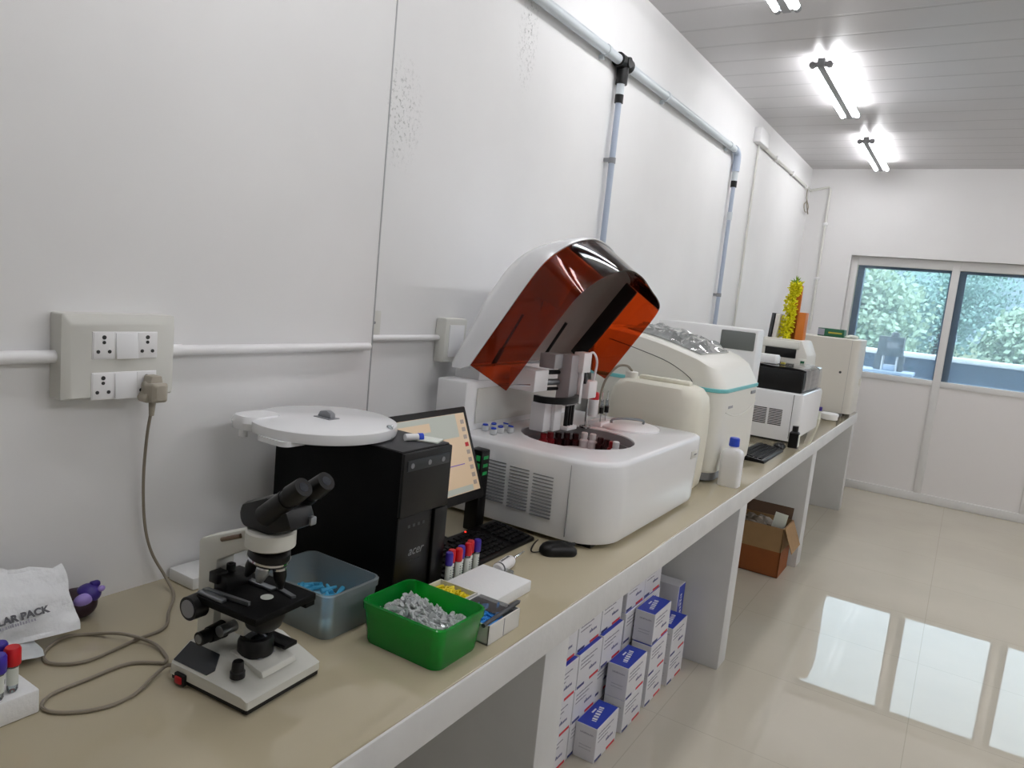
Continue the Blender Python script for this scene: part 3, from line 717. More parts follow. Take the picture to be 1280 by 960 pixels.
def tubs():
    t = thing('plastic_tub', 'translucent green plastic tub heaped with clear microtubes', 'tub', (.645, 1.12, H))
    tub(t, .545, .748, 1.043, 1.195, H, .887, 'green_tub', 'tub_body', 'rim')
    rr = random.Random(4); mb = MB()
    for k in range(520):
        x = rr.uniform(.567, .727); y = rr.uniform(1.064, 1.174)
        e = min(1, min(x-.562, .732-x, y-1.06, 1.18-y)/.03)
        z = .852+.020*e*rr.random()+.012*math.sin(35*x)*e
        d = Vector((rr.uniform(-1, 1), rr.uniform(-1, 1), rr.uniform(-.5, .9))).normalized()*.5
        p = Vector((x, y, z)); L = .026
        mb.cyl(p-d*L*.5, p+d*L*.5, .0018, .0044, 7)
        if k % 2 == 0: mb.cyl(p+d*L*.5, p+d*L*.62, .0055, .0055, 7)
    mb.box(.556, .738, 1.053, 1.185, .815, .850, .012)
    tag(mb.obj('microtubes', 'milky', angle=50, loc=(.645, 1.12, .815)), 'heap of clear microtubes filling the green tub', 'microtubes', kind='stuff')
    t = thing('plastic_tub', 'frosted clear plastic tub holding pale blue plastic behind the microscope', 'tub', (.41, 1.06, H))
    tub(t, .300, .512, .985, 1.138, H, .897, 'frost_tub', 'tub_body', 'rim')
    mb = MB(); rr = random.Random(8)
    for k in range(34):
        x = rr.uniform(.330, .488); y = rr.uniform(1.008, 1.115)
        d = Vector((rr.uniform(-1, 1), rr.uniform(-1, 1), rr.uniform(-.2, .25))).normalized()
        p = Vector((x, y, .834+rr.uniform(0, .008))); mb.cyl(p-d*.018, p+d*.018, .003, .006, 8)
    tag(mb.obj('pipette_tips', 'blue_stuff', loc=(.41, 1.06, .829)), 'pale blue pipette tips loose in the frosted tub', 'pipette tips', kind='stuff')
    tag(MB().box(.312, .500, .997, 1.126, .8085, .830, .009, 4).obj('plastic_bag', 'bag_blue', loc=(.41, 1.06, .809)), 'pale blue plastic bag packed in the bottom of the frosted tub', 'bag')
    # two open card boxes of pipette tips behind the green tub
    def tipbox(x0, x1, y0, y1, z1, lab, nm):
        t = thing('tip_box', lab, 'box', ((x0+x1)/2, (y0+y1)/2, H))
        w = .003
        MB().box(x0, x1, y0, y1, H, H+w).box(x0, x1, y0, y0+w, H, z1).box(x0, x1, y1-w, y1, H, z1).box(x0, x0+w, y0, y1, H, z1).box(x1-w, x1, y0, y1, H, z1).obj('box_body', 'card', t)
        return t
    t = tipbox(.645, .752, 1.205, 1.325, .842, 'open white card box of blue pipette tips right of the green tub', 'b')
    MB().box(.7521, .7527, 1.262, 1.2635, H+.002, .840).obj('seam', 'print_grey', t)
    t2 = tipbox(.532, .638, 1.205, 1.325, .842, 'open white card box of yellow pipette tips behind the green tub', 'y')
    for (x0, x1, m, lab, lid) in ((.650, .747, 'blue_tip', 'blue pipette tips lying in the open white box', t), (.537, .633, 'yellow_tip', 'yellow pipette tips lying in the open white box', t2)):
        mb = MB(); rr = random.Random(int(x0*100))
        mb.box(x0, x1, 1.210, 1.32, H+.004, H+.033, .003)
        for k in range(90):
            p = Vector((rr.uniform(x0+.018, x1-.018), rr.uniform(1.226, 1.304), H+.032+rr.uniform(0, .008)))
            a = rr.uniform(0, PI); d = Vector((math.cos(a), math.sin(a), rr.uniform(-.15, .15)))
            mb.cyl(p-d*.014, p+d*.014, .0012, .003, 7)
        tag(mb.obj('pipette_tips', m, loc=((x0+x1)/2, 1.265, H+.005)), lab, 'pipette tips', kind='stuff')
    MB().box(.650, .749, 1.262, 1.322, .8415, .8430).obj('clear_lid', 'foil', t)
    tag(MB().cyl((.7462, 1.19, .8475), (.738, 1.338, .8475), .0046, seg=12).cyl((.738, 1.338, .8475), (.7375, 1.346, .8475), .0046, .002, 12).box(.735, .7385, 1.30, 1.337, .850, .8525).obj('marker_pen', 'dark_grey', loc=(.742, 1.26, .843)), 'dark pen lying across the blue tip box', 'pen')
    # foam block with a row of tubes
    tag(MB().prism([(.530, 1.332), (.676, 1.332), (.676, 1.505), (.530, 1.505)], 'z', H, .829, .004).obj('foam_block', 'foam', loc=(.615, 1.42, H)), 'thick white foam slab in front of the row of capped tubes', 'foam block')
    cols = ['purple', 'red', 'red', 'purple', 'red', 'red', 'purple']
    names = ['purple-capped tube at the near end of the row behind the foam slab', 'red-capped tube second from the near end of the row behind the foam slab', 'red-capped tube third from the near end, before a purple one', 'purple-capped tube in the middle of the row behind the foam slab', 'red-capped tube just after the middle purple one behind the foam slab', 'red-capped tube next to the far purple one behind the foam slab', 'purple-capped tube at the far end of the row behind the foam slab']
    for k, (c, nm) in enumerate(zip(cols, names)):
        x = .513-(.004 if k % 2 else -.003); y = 1.374+.0195*k; z = H
        tt = thing('sample_tube', nm, 'tube', (x, y, z), 'capped tubes behind the foam slab')
        hh = .004*(k > 3)
        MB().lathe([(.0052, 0), (.0074, .004), (.0074, .064)], (x, y, z), 14).obj('tube_body', 'clear', tt)
        MB().lathe([(.0077, .010), (.0077, .056)], (x, y, z), 14, False, False).obj('tube_label', 'paper', tt)
        pr = MB()
        for q in range(5): pr.box(x+.0072, x+.0081, y-.0012, y+.0014, z+.02+.006*q, z+.0225+.006*q)
        pr.obj('label_print', 'print_dark', tt)
        MB().lathe([(.0092, .058+hh), (.0097, .060+hh), (.0097, .085+hh), (.008, .089+hh)], (x, y, z), 14).obj('cap', c, tt)
    # squeeze bottle lying beside the keyboard
    t = thing('squeeze_bottle', 'white squeeze bottle with nozzle lying between keyboard and foam slab', 'bottle', (.555, 1.60, H))
    a = Vector((.562, 1.535, H+.017)); d = Vector((-.02, .155, -.0)).normalized()
    q = Matrix.Translation(a) @ Vector((0, 0, 1)).rotation_difference(d).to_matrix().to_4x4()
    MB().lathe([(.013, -.012), (.0165, -.008), (.0165, .058), (.014, .068), (.007, .078)], seg=22, mtx=q).obj('bottle_body', 'white_plastic', t)
    MB().lathe([(.0068, .076), (.0068, .086), (.0045, .09), (.0018, .155)], seg=14, mtx=q).obj('nozzle', 'clear', t)
    MB().lathe([(.0170, -.006), (.0170, .0)], seg=22, mtx=q).obj('neck_band', 'dark_grey', t)
    sm = MB(); scribble(sm, frame(a+Vector((.002, .005, .0170)), d, (-1, 0, 0)), .05, .006, 6); sm.obj('label_print', 'print_dark', t)
    tag(MB().box(.575, .601, 1.515, 1.545, H, H+.020, .003).cyl((.588, 1.53, H+.010), (.588, 1.515, H+.012), .007, seg=14).obj('tube_stub', 'clear', loc=(.588, 1.53, H)), 'small clear cap lying at the base of the white squeeze bottle', 'cap')
exec_sections.append(tubs)

# ================================================================== COMPUTER
def computer():
    # tower
    t = thing('computer_tower', 'black computer tower standing behind the microscope', 'computer', (.29, 1.285, H))
    x0, x1, y0, y1, z1 = .085, .490, 1.200, 1.372, 1.155
    MB().box(x0, x1, y0, y1, H+.006, z1-.003, .002).obj('case', 'black_matt', t)
    MB().box(x0+.002, x1-.002, y0+.002, y1-.002, z1-.004, z1, .001).obj('top_panel', 'black_top', t)
    MB().box(x1-.002, x1+.008, y0, y1, 1.005, z1-.004, .003).obj('upper_bezel', 'black', t)
    MB().box(x1-.002, x1+.003, y0+.001, y1-.05, H+.008, 1.003, .002).box(x1-.002, x1+.010, y1-.048, y1, H+.008, 1.003, .004).obj('lower_bezel', 'black', t)
    MB().box(x1+.004, x1+.011, y0+.01, y1-.012, 1.110, 1.135, .002).obj('button_strip', 'scope_dark', t)
    for y in (1.225, 1.285, 1.335): MB().cyl((x1+.010, y, 1.1225), (x1+.0122, y, 1.1225), .006, seg=16).obj('front_button', 'grey', t)
    for y in (1.235, 1.252, 1.269, 1.286): MB().box(x1+.002, x1+.0038, y, y+.008, .975, .982).obj('front_port', 'dark_grey', t)
    text_mb('acer', .030, frame((x1+.0032, 1.243, .908), (0, 1, 0), (0, 0, 1)), .0005, shear=.35).obj('logo', 'grey', t)
    sm = MB(); scribble(sm, frame((x1+.0031, 1.25, .893), (0, 1, 0), (0, 0, 1)), .04, .004, 2); sm.obj('small_print', 'dark_grey', t)
    for (x, y) in ((x0+.03, y0+.02), (x1-.03, y0+.02), (x0+.03, y1-.02), (x1-.03, y1-.02)):
        MB().cyl((x, y, H), (x, y, H+.008), .012, seg=14).obj('rubber_foot', 'black', t)
    # round white lid resting on top, overhanging
    cx, cy, R = .243, 1.206, .170
    t = thing('round_cover', 'round white instrument cover with small handle lying on the computer tower', 'cover', (cx, cy, z1))
    MB().lathe([(R-.014, z1), (R-.002, z1+.004), (R, z1+.012), (R-.002, z1+.026), (R-.010, z1+.030), (.0, z1+.031)], (cx, cy, 0), 64, True, False).obj('disc', 'white_gloss', t)
    # tab on the wall-side left
    MB().loft([Z(resample(rrect(cx-.138, cx-.058, cy-.165, cy-.065, .03, 6), 40), z1+.004), Z(resample(rrect(cx-.141, cx-.055, cy-.168, cy-.062, .032, 6), 40), z1+.020), Z(resample(rrect(cx-.135, cx-.061, cy-.162, cy-.068, .03, 6), 40), z1+.034)]).obj('rim_tab', 'white_gloss', t)
    MB().box(cx-.10, cx-.085, cy-.162, cy-.147, z1-.014, z1+.008, .002).obj('locating_pin', 'white_plastic', t)
    MB().loft([Z(rrect(cx-.035, cx+.065, cy-.172, cy-.10, .02, 4), z1-.006), Z(rrect(cx-.035, cx+.065, cy-.172, cy-.10, .02, 4), z1+.005)]).obj('rim_lip', 'white_gloss', t)
    mb = MB(); mb.box(cx-.028, cx+.026, cy-.012, cy+.022, z1+.029, z1+.033, .002)
    mb.prism([(cx-.024, z1+.032), (cx+.022, z1+.032), (cx+.020, z1+.044), (cx+.006, z1+.050), (cx-.016, z1+.046)], 'y', cy-.004, cy+.012, .003)
    mb.obj('handle', 'grey', t)
    tag(MB().lathe([(.008, 0), (.0085, .003), (.006, .012), (.0055, .026), (.0075, .028), (.0075, .034), (.005, .036)], (.395, 1.262, z1), 16).obj('clear_vial', 'clear', loc=(.395, 1.262, z1)), 'small clear vial at the edge of the round white cover', 'vial')
    t = thing('sample_cup', 'small white vial with blue cap lying on the computer tower', 'vial', (.425, 1.30, z1))
    MB().cyl((.42, 1.288, z1+.0085), (.434, 1.318, z1+.0085), .0085, seg=16).obj('vial_body', 'white_plastic', t)
    MB().cyl((.434, 1.318, z1+.0085), (.439, 1.329, z1+.0085), .0095, seg=16).obj('cap', 'blue_cap', t)
    tag(MB().box(.425, .478, 1.318, 1.368, z1+.0002, z1+.004, .001, rot=Matrix.Rotation(.35, 3, 'Z')).obj('paper_slip', 'paper', loc=(.45, 1.34, z1)), 'pale paper slip on the front edge of the computer tower', 'paper')
    # monitor, tilted back, left part hidden behind the tower
    t = thing('monitor', 'black monitor tilted back behind the computer tower showing a peach screen', 'monitor', (.30, 1.55, H))
    W, Hh = .345, .268
    c = Vector((.325, 1.550, 1.052)); tl = math.radians(22)
    up = Vector((-math.sin(tl), 0, math.cos(tl))); rt = Vector((0, 1, 0)); nn = rt.cross(up)
    fm = Matrix((rt, up, nn)).transposed().to_4x4(); fm.translation = c
    MB().box(-W/2, W/2, -Hh/2, Hh/2, -.030, 0, .005).box(-W/2+.03, W/2-.03, -Hh/2+.03, Hh/2-.03, -.050, -.028, .01).xf(fm).obj('housing', 'black', t)
    iw, ih = W/2-.016, Hh/2
    sc = MB().box(-iw, iw, -ih+.026, ih-.018, -.001, .0008).xf(fm).obj('screen', 'screen', t)
    MB().box(-iw, iw*.72, ih-.085, ih-.019, .0009, .0012).xf(fm).obj('screen_panel', 'screen_grey', sc)
    MB().box(-iw, -iw*.05, ih-.058, ih-.034, .0013, .0015).xf(fm).obj('screen_tab', 'screen', sc)
    MB().box(-iw*.2, iw*.70, -.030, -.0275, .0010, .0014).xf(fm).obj('screen_line', 'screen_purple', sc)
    MB().box(-iw*.5, iw*.8, -ih+.028, -ih+.044, .0009, .0012).xf(fm).obj('screen_panel', 'screen_grey', sc)
    for k in range(9):
        MB().box(iw*.84, iw*.94, ih-.05-.022*k, ih-.038-.022*k, .0010, .0014).xf(fm).obj('screen_icon', 'screen_dark' if k != 3 else 'print_red', sc)
    MB().prism([(-.035, -.12), (.035, -.12), (.03, .02), (-.03, .02)], 'z', -.062, -.045).xf(fm).obj('stand_bracket', 'black', t)
    MB().box(.255, .285, 1.525, 1.575, H+.01, 1.0, .006).obj('stand_neck', 'black', t)
    MB().loft([Z(rrect(.185, .335, 1.46, 1.64, .03), H), Z(rrect(.185, .335, 1.46, 1.64, .03), H+.008), Z(rrect(.195, .325, 1.47, 1.63, .03), H+.014)]).obj('stand_base', 'black', t)
    # slim box with green lights behind the monitor's right edge
    t = thing('terminal', 'slim black box with green lights behind the right edge of the monitor', 'display', (.33, 1.775, H))
    MB().box(.285, .332, 1.752, 1.795, H, 1.048, .004).obj('housing', 'black', t)
    for k in range(3):
        MB().box(.3318, .3328, 1.762, 1.785, 1.020-.024*k, 1.030-.024*k, .0002).box(.312, .326, 1.7512, 1.7526, 1.016-.024*k, 1.032-.024*k).obj('lit_digits', 'led_green', t)
    # keyboard
    t = thing('keyboard', 'black keyboard in front of the monitor', 'keyboard', (.415, 1.61, H))
    ky0, ky1, kx0, kx1 = 1.395, 1.828, .345, .495
    MB().prism([(kx0, H), (kx0, H+.026), (kx0+.01, H+.028), (kx1-.004, H+.012), (kx1, H+.008), (kx1, H)], 'y', ky0, ky1, .003).obj('keyboard_body', 'black', t)
    key = None
    for r in range(6):
        xx = kx0+.022+r*.0205
        zz = H+.0275-(.016*(xx-kx0-.01)/(kx1-kx0-.014))
        for k in range(18):
            if k in (13,) or (r == 0 and k in (1, 6)) or (r == 5 and k in (4, 5, 6, 7)): continue
            yy = ky0+.012+k*(ky1-ky0-.024)/18
            if key is None:
                key = MB().box(xx, xx+.0165, yy, yy+.0192, zz-.002, zz+.005, .0014, 1).obj('key', 'dark_key', t); kx_, ky_, kz_ = xx, yy, zz
                continue
            c = key.copy(); C.objects.link(c); c.parent = t; c.location = (xx-kx_, yy-ky_, zz-kz_)
    MB().box(kx0+.022+5*.0205, kx0+.0385+5*.0205, ky0+.012+4*.02272, ky0+.010+8*.02272, H+.0115, H+.018, .0014, 1).obj('space_bar', 'dark_key', t)
    MB().cyl((kx0+.012, ky0+.27, H+.027), (kx0+.012, ky0+.27, H+.0295), .0028, seg=10).obj('indicator_light', 'led_red', t)
    # mouse
    t = thing('mouse', 'black mouse beside the white analyzer corner', 'mouse', (.597, 1.785, H))
    rot = Matrix.Translation((.597, 1.785, H)) @ Matrix.Rotation(math.radians(47), 4, 'Z')
    loops = []
    for (z, s, sh) in ((0, .94, 0), (.006, 1.0, 0), (.016, .97, 0), (.026, .82, -.002), (.033, .55, -.005), (.036, .22, -.007)):
        loops.append([(q[0]*s+sh, q[1]*s, z) for q in resample(rrect(-.055, .055, -.030, .030, [.027, .024, .024, .027], 6), 40)])
    MB().loft(loops).xf(rot).obj('mouse_body', 'black', t)
    MB().box(.012, .05, -.0007, .0007, .020, .0335, .0003).xf(rot).obj('button_seam', 'dark_grey', t)
    MB().cyl((.026, -.004, .028), (.026, .004, .028), .0075, seg=14).xf(rot).obj('scroll_wheel', 'dark_grey', t)
    tag(MB().tube([(.562, 1.747, H+.006), (.545, 1.735, H+.003), (.53, 1.75, H+.003), (.51, 1.80, H+.003), (.503, 1.835, H+.003)], .0018, 6, 5).obj('mouse_cable', 'black', loc=(.53, 1.76, H)), 'thin black mouse cable running towards the keyboard', 'cable')
M['dark_key'] = mat('charcoal_keys', '#0C0C0E', .5, spec=.2)
exec_sections.append(computer)

# ================================================================== ANALYZER
def analyzer():
    X0, X1, Y0, Y1, ZT = .055, .705, 1.845, 2.668, 1.063
    t = thing('chemistry_analyzer', 'white chemistry analyzer with raised red-brown transparent hood', 'analyzer', (.38, 2.25, H))
    N = 128
    def out(g, fg=0):  # g inset; a little wider at the top on the front
        return resample(rrect(X0+g, X1-g, Y0+g, Y1-g, [.03, .125-g*.3, .045, .03], 10), N)
    wc, wr = (.432, 2.165), .190
    loops = [Z(out(.020), H+.012), Z(out(.010), H+.016), Z(out(.006), H+.03), Z(out(.0), H+.20), Z(out(.0), ZT-.014), Z(out(.003), ZT-.006), Z(out(.009), ZT-.0015), Z(out(.015), ZT)]
    L0 = out(.015); circ = []
    for p in L0:
        a = math.atan2(p[1]-wc[1], p[0]-wc[0]); circ.append((wc[0]+wr*math.cos(a), wc[1]+wr*math.sin(a)))
    mid = [((p[0]+3*c[0])/4, (p[1]+3*c[1])/4) for p, c in zip(L0, circ)]
    loops += [Z(mid, ZT), Z(circ, ZT), Z([(wc[0]+(c[0]-wc[0])*.985, wc[1]+(c[1]-wc[1])*.985) for c in circ], ZT-.006), Z([(wc[0]+(c[0]-wc[0])*.985, wc[1]+(c[1]-wc[1])*.985) for c in circ], ZT-.012)]
    MB().loft(loops, True, False).obj('body', 'white_gloss', t)
    MB().box(X0+.03, X1-.06, Y0+.05, Y1-.05, H, H+.016).obj('base_plinth', 'black', t)
    # reagent well
    MB().lathe([(wr*.975, ZT-.003), (wr*.975, ZT-.030), (wr*.955, ZT-.032), (wr*.95, ZT-.085), (0, ZT-.0851)], (*wc, 0), 64, False, False).obj('reagent_well', 'well_grey', t)
    MB().lathe([(.05, ZT-.085), (.05, ZT-.045), (.02, ZT-.04), (0, ZT-.04)], (*wc, 0), 28, False, False).obj('well_hub', 'well_grey', t)
    # vents on the near side
    zv = [.990, .983, .976]
    for k in range(3):
        mb = MB()
        xa = .292+k*.083
        for j in range(13):
            z = 1.000-.0103*j-.004*k
            mb.box(xa, xa+.069, Y0-.0012, Y0+.004, z, z+.0036)
        mb.obj('vent', 'grey', t)
    MB().box(.580, .5812, Y0-.0008, Y0+.004, H+.03, ZT-.018).obj('panel_seam', 'grey', t)
    MB().box(X1-.001, X1+.0015, 2.545, 2.61, .985, 1.012, .001).obj('badge', 'ivory', t)
    sm = MB(); scribble(sm, frame((X1+.0016, 2.573, .995), (0, 1, 0), (0, 0, 1)), .03, .008, 1); sm.obj('badge_print', 'grey', t)
    # rear housing
    MB().box(X0, .172, Y0+.022, Y1-.02, ZT-.004, 1.222, .006).obj('rear_housing', 'white_plastic', t)
    MB().box(.172, .180, Y0+.08, Y1-.08, ZT+.02, 1.20, .003).obj('rear_panel', 'ivory', t)
    MB().cyl((.176, 2.05, 1.205), (.30, 2.05, 1.222), .006, seg=10).obj('guide_rail', 'chrome', t)
    # hood ------------------------------------------------------------
    S = Vector((.155, 0, 1.273)); ang = math.radians(56.3)
    A = Vector((math.cos(ang), 0, math.sin(ang))); B = Vector((math.sin(ang), 0, -math.cos(ang)))
    yn, yf = 1.900, 2.625; ym = (yn+yf)/2; BW = .152
    ctl = [(0, yn), (.12, yn), (.25, yn), (.355, yn), (.425, yn+.012), (.492, yn+.085), (.525, yn+.20), (.505, yn+.35), (.458, yn+.50), (.415, yf-.07), (.375, yf-.002), (.25, yf), (.12, yf), (0, yf)]
    pl = ctl
    for _ in range(3):
        q = [pl[0]]
        for a, b in zip(pl, pl[1:]): q += [(a[0]*.75+b[0]*.25, a[1]*.75+b[1]*.25), (a[0]*.25+b[0]*.75, a[1]*.25+b[1]*.75)]
        pl = q+[pl[-1]]
    W3 = lambda a, y, b: S+A*a+B*b+Vector((0, y, 0))
    # acrylic skirt: near side, bowed front with an arched cut-out, far side
    top = [W3(a, y, .0) for a, y in pl]
    bot = []
    for a, y in pl:
        rear = max(0, 1-a/.06)
        cut = 0
        bot.append(W3(a+.03*rear, y, BW-cut))
    mids = [p.lerp(q, .5) for p, q in zip(top, bot)]
    MB().loft([top, mids, bot], False, False, closed=False).solid(.004).obj('acrylic_skirt', 'red_acrylic', t)
    # white shell of the hood
    def ring(b, s, k=0.0):
        out_ = []
        ca = .20
        for a, y in pl:
            f = min(1.0, .72+1.4*max(a, 0)) if a < .28 else max(.16, 1.0-((a-.28)/.24)**2*.84)
            out_.append(W3(ca+(a-ca)*s-.05*max(0, 1-a/.12)*min(1, b/.05), ym+(y-ym)*s, -b*f))
        return out_
    outer = [ring(.0, 1.012), ring(.03, 1.015), ring(.07, 1.005), ring(.095, .97), ring(.112, .88), ring(.12, .70), ring(.124, .4), ring(.125, .08)]
    inner = [ring(.118, .08), ring(.117, .4), ring(.113, .70), ring(.104, .87), ring(.088, .955), ring(.065, .99), ring(.03, .998), ring(.0, .996)]
    MB().loft(outer+[inner[0]], False, False).loft([outer[0], ring(.0, 1.004)], False, False).obj('hood_shell', 'white_gloss', t, angle=50)
    MB().loft([ring(.0, 1.004)]+inner[::-1], False, True).obj('hood_inside_shade', 'hood_shade', t, angle=50)
    MB().prism([(yn+.05, -.05), (yf-.05, -.05), (yf-.05, .02), (yn+.05, .02)], 'x', .06, .16, .004).xf(Matrix.Translation((0, 0, 1.245))).obj('hood_hinge', 'white_plastic', t)
    # struts
    MB().cyl((.10, 2.06, 1.20), W3(.19, 2.06, -.03), .0045, seg=10).cyl((.10, 2.06, 1.20), Vector((.10, 2.06, 1.20)).lerp(W3(.19, 2.06, -.03), .5), .008, seg=12).obj('gas_strut', 'black', t)
    MB().cyl((.10, 2.40, 1.22), W3(.16, 2.40, -.03), .006, seg=10).obj('gas_strut', 'black', t)
    p0 = Vector((.205, 2.55, 1.305)); p1 = Vector((.39, 2.55, 1.565)); d = (p1-p0).normalized(); nrm = Vector((0, 1, 0)).cross(d)
    fm = Matrix((d, nrm, d.cross(nrm))).transposed().to_4x4(); fm.translation = p0
    L = (p1-p0).length
    MB().box(-.015, L+.015, -.028, .028, -.008, .008, .004).xf(fm).obj('support_arm', 'black', t)
    MB().cyl((.0, 0, .006), (.0, 0, .013), .014, seg=18).cyl((L, 0, .006), (L, 0, .013), .014, seg=18).xf(fm).obj('arm_pivot', 'chrome', t)
    # sampling gantry
    MB().box(.215, .315, 2.045, 2.135, 1.200, 1.272, .004).obj('gantry_block', 'white_plastic', t)
    for (z, r, m) in ((1.262, .008, 'black'), (1.228, .011, 'steel'), (1.205, .006, 'black')):
        MB().cyl((.30, 2.12, z), (.335, 2.27, z), r, seg=14).obj('gantry_rod', m, t)
    MB().cyl((.290, 2.135, 1.232), (.293, 2.146, 1.232), .018, seg=18).obj('gantry_bearing', 'dark_grey', t)
    MB().box(.315, .365, 2.195, 2.265, 1.150, 1.325, .003).obj('arm_carriage', 'well_grey', t)
    MB().box(.345, .385, 2.245, 2.305, 1.265, 1.335, .003).obj('arm_head', 'white_plastic', t)
    MB().box(.365, .378, 2.255, 2.272, 1.155, 1.30, .002).obj('arm_rail', 'white_plastic', t)
    MB().box(.374, .382, 2.282, 2.296, 1.225, 1.28, .001).obj('arm_slot', 'dark_grey', t)
    MB().box(.27, .33, 2.14, 2.21, 1.275, 1.325, .003).obj('motor_block', 'well_grey', t)
    ch = MB()
    arc = [(.325+.075*math.cos(a), 2.175+.105*math.sin(a)) for a in [PI*(-.62)+PI*1.1*k/16 for k in range(17)]]
    arc2 = [(.325+.060*math.cos(a), 2.175+.090*math.sin(a)) for a in [PI*(-.62)+PI*1.1*k/16 for k in range(17)]]
    ch.prism(arc+arc2[::-1], 'z', 1.166, 1.188); ch.obj('cable_chain', 'black', t)
    MB().box(.275, .33, 2.105, 2.215, ZT, 1.165, .004).obj('arm_column', 'white_plastic', t)
    MB().box(.330, .345, 2.15, 2.20, ZT, 1.16, .003).obj('column_cover', 'white_gloss', t)
    for k in range(3): MB().cyl((.352, 2.222+.020*k, ZT+.012), (.352, 2.222+.020*k, 1.155), .0075, seg=10).obj('lift_rod', 'black', t)
    MB().box(.335, .37, 2.207, 2.278, ZT, ZT+.014, .003).obj('lift_foot', 'white_plastic', t)
    MB().box(.36, .395, 2.29, 2.355, 1.172, 1.235, .006).obj('probe_block', 'white_plastic', t)
    MB().cyl((.378, 2.325, 1.17), (.378, 2.325, ZT+.004), .004, seg=10).box(.362, .394, 2.31, 2.34, ZT+.0, ZT+.012, .003).obj('probe', 'chrome', t)
    MB().lathe([(.016, 1.100), (.020, 1.112), (.020, 1.162)], (.372, 2.385, 0), 20).obj('wash_cup', 'white_plastic', t)
    MB().lathe([(.0185, 1.162), (.0185, 1.185), (.015, 1.188)], (.372, 2.385, 0), 20).obj('wash_cup_cap', 'red', t)
    for k in range(4):
        yy = 2.40+.022*k; xx = .40-.010*(k % 2)
        nb = MB().cyl((xx, yy, ZT+.002), (xx, yy, 1.115), .0022, seg=8).cyl((xx, yy, 1.16), (xx, yy, 1.19), .0022, seg=8).obj('wash_needle', 'chrome', t)
        MB().cyl((xx, yy, 1.113), (xx, yy, 1.135), .0085, seg=12).obj('needle_clip', 'black', nb)
        MB().cyl((xx, yy, 1.135), (xx, yy, 1.16), .006, seg=12).obj('needle_sleeve', 'clear', nb)
    MB().box(.355, .41, 2.39, 2.50, ZT, ZT+.018, .003).obj('wash_tray', 'white_plastic', t)
    MB().tube([(.372, 2.27, 1.32), (.385, 2.31, 1.335), (.392, 2.335, 1.30), (.385, 2.335, 1.235)], .004, 8, 6).obj('probe_hose', 'white_plastic', t)
    # round white access plate with handle on the deck
    MB().lathe([(.115, ZT), (.115, ZT+.006), (.108, ZT+.010), (0, ZT+.011)], (.470, 2.50, 0), 40, True, False).obj('access_plate', 'white_plastic', t)
    MB().tube([(.415, 2.47, ZT+.010), (.418, 2.475, ZT+.024), (.455, 2.52, ZT+.028), (.498, 2.565, ZT+.024), (.50, 2.567, ZT+.010)], .0045, 10, 5).obj('plate_handle', 'steel', t)
    # bottles in the well
    def bottle(a, r, col, lab, h=.060, w=.016, wedge=False):
        x = wc[0]+r*math.cos(a); y = wc[1]+r*math.sin(a); z = ZT-.085
        tt = thing('reagent_bottle', lab, 'bottle', (x, y, z), 'bottles in the reagent well')
        MB().lathe([(w, 0), (w, h*.72), (w*.62, h*.82), (w*.62, h*.86)], (x, y, z), 16).obj('bottle_body', col, tt)
        MB().lathe([(w*.72, h*.85), (w*.72, h*1.12), (w*.6, h*1.15)], (x, y, z), 16).obj('cap', col, tt)
    cfg = [(2.72, 'reagent_red', 'red bottle at the left end of the reagent well'), (2.45, 'reagent_red', 'red bottle beside the leftmost one in the reagent well'),
           (2.20, 'reagent_dark', 'first dark amber bottle from the left in the reagent well'), (1.96, 'reagent_dark', 'second dark amber bottle from the left in the reagent well'),
           (1.73, 'reagent_dark', 'dark amber bottle just left of the white bottles in the well'), (1.50, 'white_plastic', 'left one of the two white bottles in mid reagent well'),
           (1.27, 'white_plastic', 'right one of the two white bottles in mid reagent well'), (1.04, 'reagent_dark', 'dark amber bottle just right of the white pair in the well'),
           (.81, 'reagent_dark', 'dark amber bottle left of the rightmost red one in the well'), (.58, 'reagent_red', 'red bottle near the right end of the reagent well'),
           (.34, 'white_plastic', 'white bottle at the right end of the reagent well')]
    for a, c, lab in cfg: bottle(a+.35, .135, c, lab, h=.066 if c == 'white_plastic' else .060)
    # small sample cups with blue lids on the deck
    spots = [(.205, 1.945, 'leftmost blue-lidded cup on the analyzer deck'), (.212, 1.985, 'blue-lidded cup behind the leftmost one on the analyzer deck'), (.232, 2.025, 'blue-lidded cup farthest right on the analyzer deck'),
             (.255, 1.918, 'blue-lidded cup nearest the front on the analyzer deck'), (.252, 1.965, 'blue-lidded cup in the middle of the group on the analyzer deck'), (.268, 2.0, 'blue-lidded cup next to the reagent well on the analyzer deck')]
    for k, (x, y, lab) in enumerate(spots):
        tt = thing('sample_cup', lab, 'cup', (x, y, ZT), 'sample cups on the analyzer deck')
        MB().lathe([(.008, 0), (.0115, .002), (.0125, .018)], (x, y, ZT), 16).obj('cup_body', 'milky', tt)
        rt_ = Matrix.Translation((x, y, ZT+.018)) @ Matrix.Rotation(.25*math.sin(k*2.1), 4, 'X')
        MB().lathe([(.0085, .001), (.0092, .002), (.0092, .0045), (.008, .0055)], seg=16, mtx=rt_).obj('lid', 'blue_cap', tt)
exec_sections.append(analyzer)

